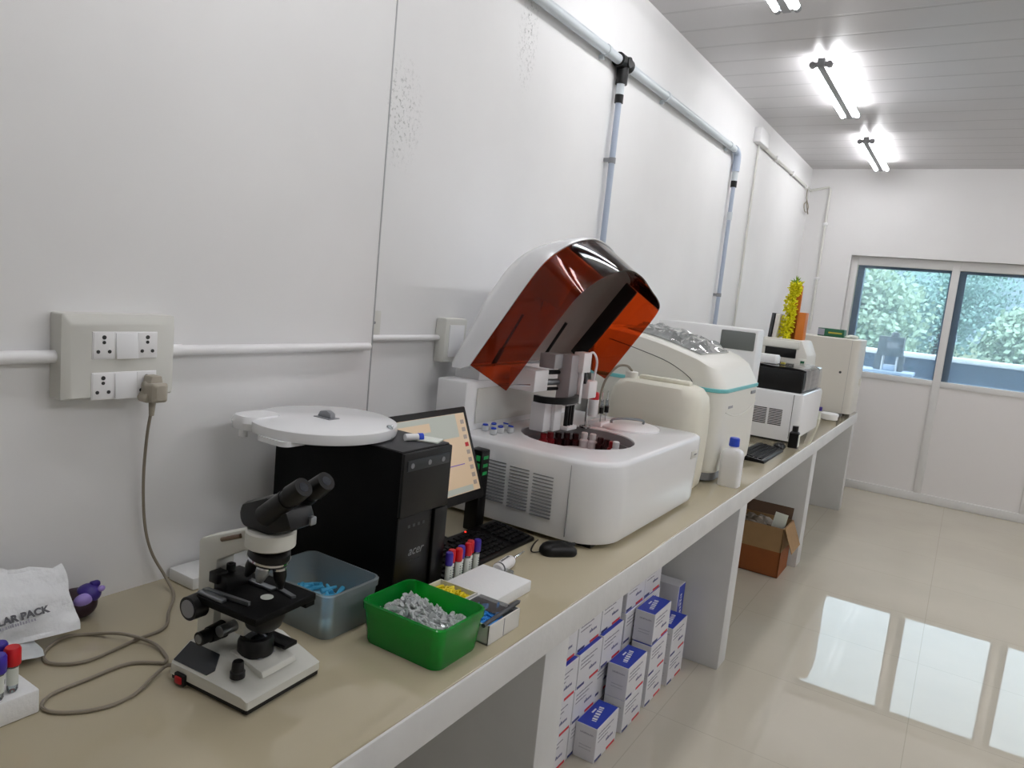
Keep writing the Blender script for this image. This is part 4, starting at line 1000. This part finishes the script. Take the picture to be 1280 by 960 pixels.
# ================================================================== FARTHER MACHINES
def far_machines():
    # jerry can between the two analyzers
    t = thing('jerry_can', 'cream plastic jerry can between the two large analyzers', 'jerry can', (.44, 2.83, H))
    x0, x1, y0, y1 = .262, .648, 2.725, 2.945
    R = lambda g, r, z: Z(resample(rrect(x0+g, x1-g, y0+g*.6, y1-g*.6, r, 8), 64), z)
    MB().loft([R(.02, .05, H), R(.004, .06, H+.02), R(0, .06, H+.06), R(-.004, .06, 1.02), R(.0, .06, 1.13), R(.008, .06, 1.175), R(.030, .055, 1.205), R(.06, .04, 1.215)]).obj('can_body', 'cream', t)
    MB().box(.36, .58, 2.815, 2.855, 1.212, 1.232, .008).obj('handle', 'cream', t)
    MB().lathe([(.026, 1.212), (.026, 1.238), (.022, 1.241)], (.335, 2.80, 0), 22).obj('cap', 'cream2', t)
    tag(MB().tube([(.335, 2.80, 1.242), (.32, 2.775, 1.262), (.29, 2.745, 1.255), (.262, 2.712, 1.20), (.252, 2.70, 1.13), (.252, 2.695, 1.04), (.26, 2.69, .95), (.27, 2.69, .81)], .005, 8, 7).obj('waste_hose', 'cord', loc=(.3, 2.75, 1.2)), 'thin dark hose looping from the jerry can cap', 'hose')
    # big off-white analyzer with teal stripe
    X0, X1, Y0, Y1 = .05, .668, 2.985, 3.605
    t = thing('hormone_analyzer', 'tall off-white analyzer with teal stripe and film on its sloping top', 'analyzer', (.36, 3.3, H))
    N = 120; base = resample(rrect(X0, X1, Y0, Y1, [.03, .07, .07, .03], 10), N)
    def sc(g): return inset(base, g)
    MB().loft([Z(sc(.012), H+.008), Z(sc(.008), H+.045)]).obj('plinth', 'grey', t)
    for (x, y) in ((.6, 3.06), (.6, 3.53), (.12, 3.06), (.12, 3.53)): MB().cyl((x, y, H), (x, y, H+.009), .03, seg=16).obj('foot', 'black', t)
    MB().loft([Z(sc(.008), H+.042), Z(sc(.003), H+.05), Z(sc(.0), H+.12), Z(sc(.002), 1.185)]).obj('lower_housing', 'cream2', t)
    MB().loft([Z(sc(.000), 1.1845), Z(sc(-.003), 1.187), Z(sc(-.003), 1.199), Z(sc(.0), 1.2015)]).obj('stripe', 'teal', t)
    def top(x):
        u = (x-X0)/(X1-X0)
        return 1.405-.115*u**1.55-.012*max(0, u-.85)/.15
    def lean(p, s): # front leans back towards the top edge
        return p[0]-.050*s*max(0, (p[0]-.35)/(X1-.35))
    loops = []
    for s in (0, .3, .6, .9, .97): loops.append([(lean(p, s), p[1], 1.201+(top(p[0])-1.201)*s) for p in sc(.001)])
    for g, dz in ((.006, .0), (.014, .004), (.05, .005), (.12, .005), (.20, .005), (.28, .005)):
        loops.append([(lean(p, 1), p[1], top(p[0])+dz) for p in inset(base, g)])
    MB().loft(loops, False, True).obj('upper_housing', 'cream2', t, angle=28)
    # sloped lid panel and crumpled clear film over it
    mb = MB(); pan = []
    for i in range(15):
        x = .17+i*.385/14; pan.append([(lean((x, 0), 1), y, top(x)+.010) for y in (3.09, 3.50)])
    mb.loft(pan, False, False, closed=False).solid(.004); mb.obj('lid_panel', 'foil_panel', t)
    rr = random.Random(11); g = []
    for i in range(26):
        row = []
        for j in range(22):
            x = .15+i*.40/25; y = 3.07+j*.45/21
            e = min(1, min(i, 25-i, j, 21-j)/3)
            row.append((lean((x, 0), 1)+rr.uniform(-.004, .004), y+rr.uniform(-.005, .005), top(x)+.011+e*(.012+rr.uniform(0, .020)+.008*math.sin(i*.9+j*.7))))
        g.append(row)
    MB().loft(g, False, False, closed=False).obj('protective_film', 'foil', t, angle=20)
    MB().tube([(.13, Y0+.0015, 1.352), (.26, Y0+.0015, 1.325), (.40, Y0+.0015, 1.29), (.48, Y0+.0015, 1.255), (.525, Y0+.0015, 1.225), (.535, Y0+.0015, 1.203)], .0018, 6, 6).obj('door_seam', 'dark_grey', t)
    MB().box(.588, .5895, Y0-.0006, Y0+.003, H+.06, 1.18).obj('side_seam', 'grey', t)
    MB().tube([(X1+.0005, 3.06, 1.10), (X1+.001, 3.20, 1.075), (X1+.001, 3.36, 1.075), (X1+.001, 3.50, 1.10), (X1+.0005, 3.54, 1.12)], .0022, 6, 6).obj('front_crease', 'cream2', t)
    MB().box(X1-.002, X1+.004, 3.44, 3.51, 1.155, 1.170, .002).obj('front_latch', 'grey', t)
    sm = MB(); scribble(sm, frame((X1+.0006, 3.085, 1.115), (0, 1, 0), (0, 0, 1)), .075, .016, 21); sm.obj('nameplate_print', 'print_grey', t)
    # white bottle with blue cap
    t = thing('reagent_bottle', 'white flat bottle with bright blue cap at the counter front edge', 'bottle', (.724, 3.045, H))
    def rb(g, z, r=.012): return Z(resample(rrect(.681+g, .768-g, 3.018+g*.5, 3.075-g*.5, max(.004, r), 5), 48), z)
    neck = lambda r, z: Z([(.7245+r*math.cos(PI*1.0+2*PI*(k+.5)/48+.25*PI-.0), 3.0465+r*math.sin(PI*1.0+2*PI*(k+.5)/48+.25*PI)) for k in range(48)], z)
    MB().loft([rb(.004, H), rb(.0, H+.004), rb(.0, H+.130), rb(.001, H+.144), rb(.010, H+.156), neck(.020, H+.163), neck(.0165, H+.166), neck(.0165, H+.176)]).obj('bottle_body', 'white_plastic', t)
    cp = MB().lathe([(.0205, H+.171), (.0215, H+.173), (.0205, H+.204), (.018, H+.207)], (.7245, 3.0465, 0), 28); cp.obj('cap', 'blue_cap', t)
    # white cabinet with grey panel behind the big analyzer
    t = thing('white_instrument', 'white instrument with grey front panel behind the tall off-white analyzer', 'lab device', (.32, 4.0, H))
    MB().box(.06, .590, 3.745, 3.875, H+.01, 1.446, .012).obj('housing', 'white_plastic', t)
    MB().box(.405, .578, 3.740, 3.75, 1.335, 1.428, .006).obj('front_panel', 'mid_grey', t)
    MB().box(.10, .56, 3.76, 3.86, H, H+.012).obj('plinth', 'black', t)
    # white block instrument with vents; black foil-wrapped box on top
    t = thing('electrolyte_analyzer', 'boxy white instrument with two black vent grilles beside the black bottle', 'analyzer', (.50, 4.72, H))
    bx = (.24, .735, 4.385, 5.03)
    MB().loft([Z(rrect(bx[0], bx[1]-.03, bx[2]+.0, bx[3]-.02, .02, 5), H+.012), Z(rrect(bx[0], bx[1]-.004, bx[2], bx[3], .03, 5), H+.04), Z(rrect(bx[0], bx[1], bx[2], bx[3], .03, 5), 1.07), Z(rrect(bx[0]+.004, bx[1]-.004, bx[2]+.004, bx[3]-.004, .028, 5), 1.086), Z(rrect(bx[0]+.012, bx[1]-.012, bx[2]+.012, bx[3]-.012, .024, 5), 1.092)]).obj('housing', 'white_gloss', t)
    MB().box(.27, .69, 4.42, 4.98, H, H+.014).obj('plinth', 'dark_grey', t)
    MB().box(.683, .686, 4.3842, 4.388, H+.03, 1.085).obj('door_seam', 'dark_grey', t)
    for k in range(2):
        mb = MB()
        for j in range(10):
            mb.box(.470+.088*k, .545+.088*k, 4.3835, 4.388, .895+.0098*j, .900+.0098*j)
        mb.obj('vent_grille', 'black', t)
    MB().box(.63, .725, 4.9, 5.0, 1.0905, 1.094, .001).obj('rear_slot', 'grey', t)
    t = thing('label_printer', 'black box wrapped in clear foil on top of the boxy white instrument', 'printer', (.57, 4.66, 1.092))
    MB().box(.42, .710, 4.425, 4.93, 1.092, 1.222, .006).obj('housing', 'black', t)
    MB().box(.7105, .716, 4.44, 4.92, 1.10, 1.215, .003).obj('side_panel', 'steel', t)
    for z in (1.125, 1.155, 1.185): MB().box(.716, .7175, 4.50, 4.86, z, z+.010).obj('side_louvre', 'grey', t)
    rr = random.Random(2); g = []
    ys = [4.418+.52*i/14 for i in range(15)]
    prof = [(.40, 1.10), (.41, 1.225), (.47, 1.232), (.55, 1.230), (.63, 1.232), (.70, 1.230), (.724, 1.222), (.726, 1.17), (.724, 1.11)]
    for y in ys: g.append([(a+rr.uniform(-.002, .004), y, b+rr.uniform(0, .007)) for a, b in prof])
    MB().loft(g, False, False, closed=False).obj('foil_wrap', 'foil', t, angle=15)
    tag(MB().loft([Z(rrect(.415, .535, 4.50, 4.60, .012, 4), 1.2405), Z(rrect(.413, .537, 4.498, 4.602, .014, 4), 1.275), Z(rrect(.42, .53, 4.505, 4.595, .012, 4), 1.29)]).obj('white_case', 'white_plastic', loc=(.475, 4.55, 1.24)), 'small white plastic case on top of the foil-wrapped black box', 'case')
    tag(MB().box(.55, .575, 4.54, 4.575, 1.2405, 1.252, .002).obj('yellow_tag', 'gold', loc=(.56, 4.56, 1.24)), 'small yellow-green tag on the foil beside the white case', 'tag')
    tag(MB().lathe([(.03, 1.2405), (.034, 1.262), (.036, 1.30), (.030, 1.306)], (.375, 4.47, 0), 20).obj('white_pot', 'ivory', loc=(.375, 4.47, 1.24)), 'small off-white pot left of the white plastic case', 'pot') if False else None
    # tall beige printer with dark slot carrying the files
    t = thing('card_reader', 'beige instrument with dark slot beneath the yellow flower garland', 'lab device', (.45, 5.22, H))
    MB().prism([(.30, H), (.62, H), (.60, 1.28), (.555, 1.375), (.30, 1.375)], 'y', 5.065, 5.40, .008).obj('housing', 'beige_metal', t)
    MB().box(.33, .53, 5.058, 5.07, 1.255, 1.315, .003).obj('dark_slot', 'black', t)
    MB().box(.31, .545, 5.055, 5.07, 1.318, 1.366, .004).obj('upper_panel', 'cream2', t)
    MB().box(.55, .60, 5.060, 5.068, 1.20, 1.26, .002).obj('button_plate', 'cream2', t)
    MB().box(.565, .59, 5.056, 5.062, 1.215, 1.245, .002).obj('button', 'dark_green', t)
    z0 = 1.375
    tag(MB().box(.318, .336, 5.15, 5.36, z0, z0+.165, .002, rot=Matrix.Rotation(.05, 3, 'Y')).obj('folder', 'dark_grey', loc=(.327, 5.25, z0)), 'slim dark folder standing left of the flower garland', 'folder')
    tag(MB().box(.345, .372, 5.15, 5.36, z0, z0+.163, .003, rot=Matrix.Rotation(.05, 3, 'Y')).obj('folder', 'beige_metal', loc=(.358, 5.25, z0)), 'beige folder between the dark folder and the flowers', 'folder')
    tag(MB().box(.402, .474, 5.262, 5.285, z0, z0+.365, .003).obj('backing_board', 'orange', loc=(.43, 5.27, z0)), 'tall orange board standing behind the yellow flowers', 'board')
    tag(MB().box(.478, .530, 5.20, 5.30, z0, z0+.185, .004).obj('orange_box', 'orange', loc=(.50, 5.25, z0)), 'short orange box at the right of the flower garland', 'box')
    t = thing('flower_garland', 'yellow artificial flower garland with green tip before an orange board', 'flowers', (.425, 5.215, z0))
    MB().tube([(.42, 5.20, z0), (.422, 5.21, z0+.2), (.435, 5.215, z0+.40)], .005, 8, 4).obj('stem', 'leaf', t)
    mb = MB(); rr = random.Random(5)
    for k in range(260):
        f = rr.random(); c = Vector((.415+.025*f, 5.205, z0+.008+.365*f))
        a = rr.uniform(0, 2*PI); r = rr.uniform(.012, .042); p = c+Vector((r*math.cos(a), .55*r*math.sin(a)-.01, rr.uniform(-.01, .01)))
        for q in range(4):
            e = Vector((rr.uniform(-1, 1), rr.uniform(-1, .4), rr.uniform(-.6, 1))).normalized()
            s_ = e.orthogonal().normalized()*.0068
            mb.quad(p, p+e*.011+s_, p+e*.021, p+e*.011-s_)
    mb.solid(.0009); mb.obj('petals', 'flower', t, angle=80)
    mb = MB()
    for k in range(16):
        a = rr.uniform(0, 2*PI); e = Vector((math.cos(a)*.7, math.sin(a)*.4, rr.uniform(.0, 1.1))).normalized(); p = Vector((.437, 5.212, z0+.375+rr.uniform(-.01, .015)))
        s_ = e.orthogonal().normalized()*.006; mb.quad(p, p+e*.022+s_, p+e*.044, p+e*.022-s_)
    mb.solid(.0009); mb.obj('leaves', 'leaf', t, angle=80)
    # beige cabinet near the window
    t = thing('incubator', 'beige steel cabinet with keyhole at the far end of the counter', 'cabinet', (.5, 6.6, H))
    x0, x1, y0, y1 = .27, .778, 6.17, 6.56+.55
    y1 = 6.57
    MB().loft([Z(rrect(x0, x1, y0, y1, [.01, .045, .03, .01], 6), H+.016), Z(rrect(x0, x1, y0, y1, [.01, .045, .03, .01], 6), 1.392), Z(rrect(x0+.006, x1-.006, y0+.006, y1-.006, [.01, .04, .03, .01], 6), 1.398)]).obj('housing', 'beige_metal', t)
    for (x, y) in ((x0+.05, y0+.05), (x1-.06, y0+.05), (x0+.05, y1-.05), (x1-.06, y1-.05)): MB().cyl((x, y, H), (x, y, H+.018), .022, seg=14).obj('foot', 'black', t)
    MB().box(.718, .7195, y0-.0006, y0+.002, H+.02, 1.39).obj('door_seam', 'grey', t)
    MB().cyl((.665, y0-.004, 1.135), (.665, y0+.002, 1.135), .0095, seg=18).obj('key_lock', 'dark_grey', t)
    MB().box(x1-.002, x1+.014, 6.43, 6.455, 1.03, 1.09, .003).obj('door_handle', 'cream2', t)
    t = thing('glove_box', 'dark green carton with pale end lying on the beige cabinet', 'carton', (.53, 6.32, 1.398))
    MB().box(.44, .635, 6.27, 6.39, 1.398, 1.462, .003).obj('carton_body', 'dark_green', t)
    MB().box(.4405, .49, 6.2685, 6.2705, 1.405, 1.456).obj('printed_end', 'print_grey', t)
    MB().box(.52, .62, 6.2685, 6.2705, 1.424, 1.436).obj('printed_band', 'gold', t)
    t = MB(); rr = random.Random(9)
    t.ball((.69, 6.33, 1.413), .03, (1.6, 1.2, .5), 3, .06, 4); t.ball((.66, 6.31, 1.409), .02, (1.3, 1.2, .5), 2, .08, 5)
    tag(t.obj('crumpled_tissue', 'paper', loc=(.69, 6.33, 1.398), angle=80), 'crumpled white tissue on the cabinet beside the green carton', 'tissue')
    # small things in front of the cabinet
    t = thing('white_pot', 'round white lidded pot on the counter before the beige cabinet', 'pot', (.69, 5.80, H))
    MB().lathe([(.05, H), (.058, H+.004), (.058, H+.030)], (.69, 5.80, 0), 28).obj('pot_body', 'white_plastic', t)
    MB().lathe([(.062, H+.029), (.062, H+.045), (.055, H+.050), (0, H+.051)], (.69, 5.80, 0), 28).obj('pot_lid', 'white_plastic', t)
    t = thing('sample_vial', 'small vial with violet cap beside the round white pot', 'vial', (.63, 5.72, H))
    MB().cyl((.63, 5.72, H), (.63, 5.72, H+.065), .012, seg=16).obj('vial_body', 'paper', t)
    MB().cyl((.63, 5.72, H+.063), (.63, 5.72, H+.092), .015, seg=16).obj('cap', 'violet', t)
    tag(MB().box(.61, .735, 5.95, 6.12, H, H+.022, .008).obj('black_case', 'black', loc=(.67, 6.03, H)), 'flat black case on the counter under the beige cabinet corner', 'case')
    # second keyboard, mouse, black bottle
    t = thing('keyboard', 'black keyboard in front of the white instrument farther along the counter', 'keyboard', (.66, 3.9, H))
    MB().prism([(.585, H), (.585, H+.026), (.595, H+.028), (.722, H+.014), (.726, H)], 'y', 3.66, 4.09, .003).obj('keyboard_body', 'black', t)
    key = MB().box(.603, .620, 3.674, 3.694, H+.018, H+.0305, .0014, 1).obj('key', 'dark_key', t)
    for r in range(5):
        for k in range(17):
            if r+k == 0: continue
            c = key.copy(); C.objects.link(c); c.parent = t; c.location = (r*.022, k*.0238, -.0024*r)
    t = thing('mouse', 'black mouse between the far keyboard and the small black bottle', 'mouse', (.69, 4.18, H))
    loops = []
    for (z, s) in ((0, .94), (.008, 1.0), (.02, .93), (.029, .7), (.034, .3)):
        loops.append([(.685+q[0]*s, 4.17+q[1]*s, H+z) for q in resample(rrect(-.028, .028, -.05, .05, .024, 6), 36)])
    MB().loft(loops).obj('mouse_body', 'black', t)
    MB().box(.6845, .6855, 4.125, 4.155, H+.026, H+.031).obj('button_seam', 'dark_grey', t)
    t = thing('dropper_bottle', 'small black bottle with pale side label before the boxy white instrument', 'bottle', (.735, 4.29, H))
    MB().loft([Z(rrect(.708, .760, 4.268, 4.318, .008, 4), H), Z(rrect(.708, .760, 4.268, 4.318, .008, 4), H+.082), Z(rrect(.714, .754, 4.274, 4.312, .010, 4), H+.090), Z(rrect(.722, .746, 4.281, 4.305, .011, 4), H+.094)]).obj('bottle_body', 'black', t)
    MB().cyl((.734, 4.293, H+.092), (.734, 4.293, H+.122), .0165, seg=20).obj('cap', 'black', t)
    MB().box(.7602, .7612, 4.272, 4.314, H+.008, H+.076).obj('side_label', 'paper', t)
M['hood_shade'] = mat('shaded_hood_inside', '#A59C96', .5)  # grey stands in for shade inside the white hood
M['foil_panel'] = mat('pale_grey_lid_panel', '#BDBEBB', .25)
exec_sections.append(far_machines)

# ================================================================== UNDER THE COUNTER
def under_counter():
    L, Wd, Hb = .174, .080, .1225
    root = thing('reagent_box', '', 'box', (0, 0, 0), 'white and blue reagent boxes under the counter')
    # local: near end at y=0, right face at x=0, floor z=0
    MB().box(-Wd, 0, 0, L, 0, Hb, .0015, 1).obj('carton', 'box_white', root)
    MB().box(-Wd+.003, -.003, .003, L-.003, Hb-.0005, Hb+.0004).obj('top_print', 'box_blue', root)
    fm = frame((-.024, .038, Hb+.0006), (-.15, 1, 0), (-1, -.15, 0))
    sm = MB(); scribble(sm, fm, .105, .026, 31, .0004); sm.box(-.062, -.056, .08, .11, Hb+.0003, Hb+.0007); sm.obj('top_wordmark', 'print_white', root)
    sm = MB()
    for k in range(3): scribble(sm, frame((.0002, .015, Hb-.026-.014*k), (0, 1, 0), (0, 0, 1)), .12-.02*k, .0055, 40+k, .0004)
    sm.obj('side_print', 'print_grey', root); sm = MB()
    scribble(sm, frame((-Wd+.02, -.0002, Hb-.03), (1, 0, 0), (0, 0, 1)), .05, .006, 50, .0004)
    for k in range(2): scribble(sm, frame((-Wd+.02, -.0002, .050-.011*k), (1, 0, 0), (0, 0, 1)), .045, .003, 55+k, .0004)
    sm.obj('end_print', 'print_grey', root)
    sm = MB(); scribble(sm, frame((.0002, .085, .042), (0, 1, 0), (0, 0, 1)), .055, .013, 60, .0004); sm.obj('side_wordmark', 'print_navy', root)
    MB().box(-.0002, .0007, .004, .055, .003, .012).obj('blue_stripe', 'print_navy', root)
    MB().box(-.0002, .0007, .095, L-.012, .003, .012).obj('red_stripe', 'print_red', root)
    layers = ['bottom', 'second', 'third', 'fourth', 'topmost']
    first = [True]
    def put(x, y, z, label, rot=None):
        o = root if first[0] else copy_tree(root); first[0] = False
        o.location = (x, y, z); o['label'] = label
        if rot: o.rotation_euler = rot
        return o
    # front row steps: one, two, three, two boxes high
    pos = {1: 'front', 2: 'second', 3: 'third', 4: 'fourth'}
    put(.653, 2.108, 0, 'lone reagent box with blue top at the near end of the front row')
    for k in range(2): put(.655, 2.326, k*.124, ['lower reagent box of the two-high stack just behind the lone front box', 'upper reagent box, blue top, of the two-high stack behind the lone front box'][k])
    for k in range(3): put(.655-.004*(k == 2), 2.540+.008*(k == 2), k*.124, ['bottom reagent box of the three-high front stack', 'middle reagent box of the three-high front stack', 'highest reagent box with blue top on the three-high front stack'][k])
    for k in range(2): put(.665, 2.752-.004*k, k*.124, ['lower reagent box of the stack right behind the three-high front stack', 'blue-topped reagent box under the one lying on its side'][k])
    # two standing on end behind the far front stack, blue faces to the room
    ro = Matrix(((0, 0, 1), (1, 0, 0), (0, 1, 0))).to_euler()
    for k in range(2): put(.487, 3.020, k*.1755, ['lower reagent box stood on end behind the far front stack, blue side outward', 'upper reagent box stood on end behind the far front stack, blue side outward'][k], ro)
    # back row wall of boxes
    cols = [(1.708, 'beside the near support wall'), (1.888, 'second column from the near support wall'), (2.068, 'third column from the near support wall'), (2.248, 'fourth column, before the gap')]
    for (y, w) in cols:
        for k in range(5):
            if y > 2.2 and k < 2: continue
            put(.572-(.020 if k == 4 else 0)-(.008 if k == 3 else 0)+.003*((k*7) % 3), y, k*.124, '%s reagent box in the back row, %s' % (layers[k], w))
    for (y, w) in ((2.475, 'first column past the gap'), (2.652, 'farthest column')):
        for k in range(2, 5):
            put(.572-.004*k, y, k*.124, '%s reagent box in the back row, %s' % (layers[k], w))
        # hidden lower ones carry the stack
    for (y, w) in ((2.475, 'first column past the gap'), (2.652, 'farthest column'), (2.248, 'fourth column, before the gap')):
        for k in range(0, 2): put(.560, y, k*.124, '%s reagent box in the back row, %s' % (layers[k], w))
    # cardboard carton
    t = thing('cardboard_carton', 'open brown cardboard carton with packing inside on the floor under the counter', 'carton', (.585, 4.50, 0))
    x0, x1, y0, y1, z1 = .425, .742, 4.375, 4.635, .300
    w = .005
    MB().box(x0, x1, y0, y1, .0, w).box(x0, x1, y0, y0+w, .0, .155).box(x0, x1, y1-w, y1, .0, .155).box(x0, x0+w, y0, y1, .0, .155).box(x1-w, x1, y0, y1, 0, .155).obj('lower_walls', 'cardboard_dark', t)
    MB().box(x0, x1, y0, y0+w, .155, z1).box(x0, x1, y1-w, y1, .155, z1).box(x0, x0+w, y0, y1, .155, z1).box(x1-w, x1, y0, y1, .155, z1).obj('upper_walls', 'cardboard', t)
    MB().box(x1-.002, x1+.002, y0, y1, 0, .14).box(0, .130, -.004, .0, 0, .003).obj('side_print', 'cardboard', t) if False else None
    fl = Matrix.Translation((x1, 0, z1)) @ Matrix.Rotation(math.radians(-22), 4, 'Y')
    MB().box(.0, .004, y0+.01, y1-.01, -.150, .0).xf(fl).obj('flap', 'cardboard', t)
    fl = Matrix.Translation((0, y1, z1)) @ Matrix.Rotation(math.radians(-28), 4, 'X')
    MB().box(x0+.01, x1-.01, -.004, .0, .0, .085).xf(fl).obj('flap', 'cardboard_in', t)
    fl = Matrix.Translation((x0, 0, z1)) @ Matrix.Rotation(math.radians(-18), 4, 'Y')
    MB().box(.0, .004, y0+.01, y1-.01, .0, .085).xf(fl).obj('flap', 'cardboard_in', t)
    mb = MB()
    for k in range(12):
        rr = random.Random(k); mb.ball((rr.uniform(x0+.06, x1-.09), rr.uniform(y0+.055, y1-.055), .235+rr.uniform(0, .045)), rr.uniform(.035, .05), (1, 1, .8), 2, .25, k)
    tag(mb.obj('packing_film', 'packing', angle=25, loc=(.58, 4.5, .2)), 'crumpled brown and clear packing film inside the cardboard carton', 'packing', kind='stuff')
    tag(MB().prism([(0, 0), (.075, -.01), (.085, .11), (.012, .125)], 'y', -.001, .001).xf(Matrix.Translation((.655, 4.43, .265)) @ Matrix.Rotation(.35, 4, 'Z') @ Matrix.Rotation(.25, 4, 'X')).obj('paper_sheet', 'paper', loc=(.69, 4.43, .27)), 'white sheet sticking up out of the cardboard carton', 'paper')
M['packing'] = mat('brown_grey_packing', '#7E7468', .35, vary=.35, vscale=22)
exec_sections.append(under_counter)

# ================================================================== LIGHT, WORLD, CAMERA
def world_camera():
    sc = bpy.context.scene
    w = bpy.data.worlds.new('sky'); sc.world = w; w.use_nodes = True
    nt = w.node_tree; bg = nt.nodes['Background']
    bg.inputs['Color'].default_value = (.94, .97, 1.0, 1); bg.inputs['Strength'].default_value = 5.4
    f, yaw, pitch, roll, cx, cz = 911.0931354901574, 0.5532788005352973, -0.130584988404717, 0.1001240300051879, 1.4917740526741972, 1.5309552543627922
    fw = Vector((-math.sin(yaw)*math.cos(pitch), math.cos(yaw)*math.cos(pitch), math.sin(pitch)))
    r0 = Vector((math.cos(yaw), math.sin(yaw), 0)); u0 = r0.cross(fw)
    r = math.cos(roll)*r0+math.sin(roll)*u0; u = -math.sin(roll)*r0+math.cos(roll)*u0
    m = Matrix((r, u, -fw)).transposed().to_4x4(); m.translation = (cx, 0, cz)
    cam = bpy.data.cameras.new('camera'); co = bpy.data.objects.new('camera', cam); C.objects.link(co)
    co.matrix_world = m; cam.sensor_width = 36; cam.sensor_fit = 'HORIZONTAL'; cam.lens = f*36/1280; cam.clip_start = .05; cam.clip_end = 400
    sc.camera = co
    vs = sc.view_settings; vs.view_transform = 'Standard'; vs.look = 'None'; vs.gamma = 1; vs.exposure = -0.1; vs.use_curve_mapping = False
    sc.cycles.max_bounces = 10; sc.cycles.diffuse_bounces = 5; sc.cycles.glossy_bounces = 5; sc.cycles.transparent_max_bounces = 24; sc.cycles.transmission_bounces = 6
    sc.cycles.use_denoising = True; sc.cycles.sample_clamp_indirect = 6
    sc.cycles.caustics_reflective = False; sc.cycles.caustics_refractive = False
exec_sections.append(world_camera)

for fn in exec_sections: fn()
for o in bpy.data.objects:
    if '_org' in o: del o['_org']
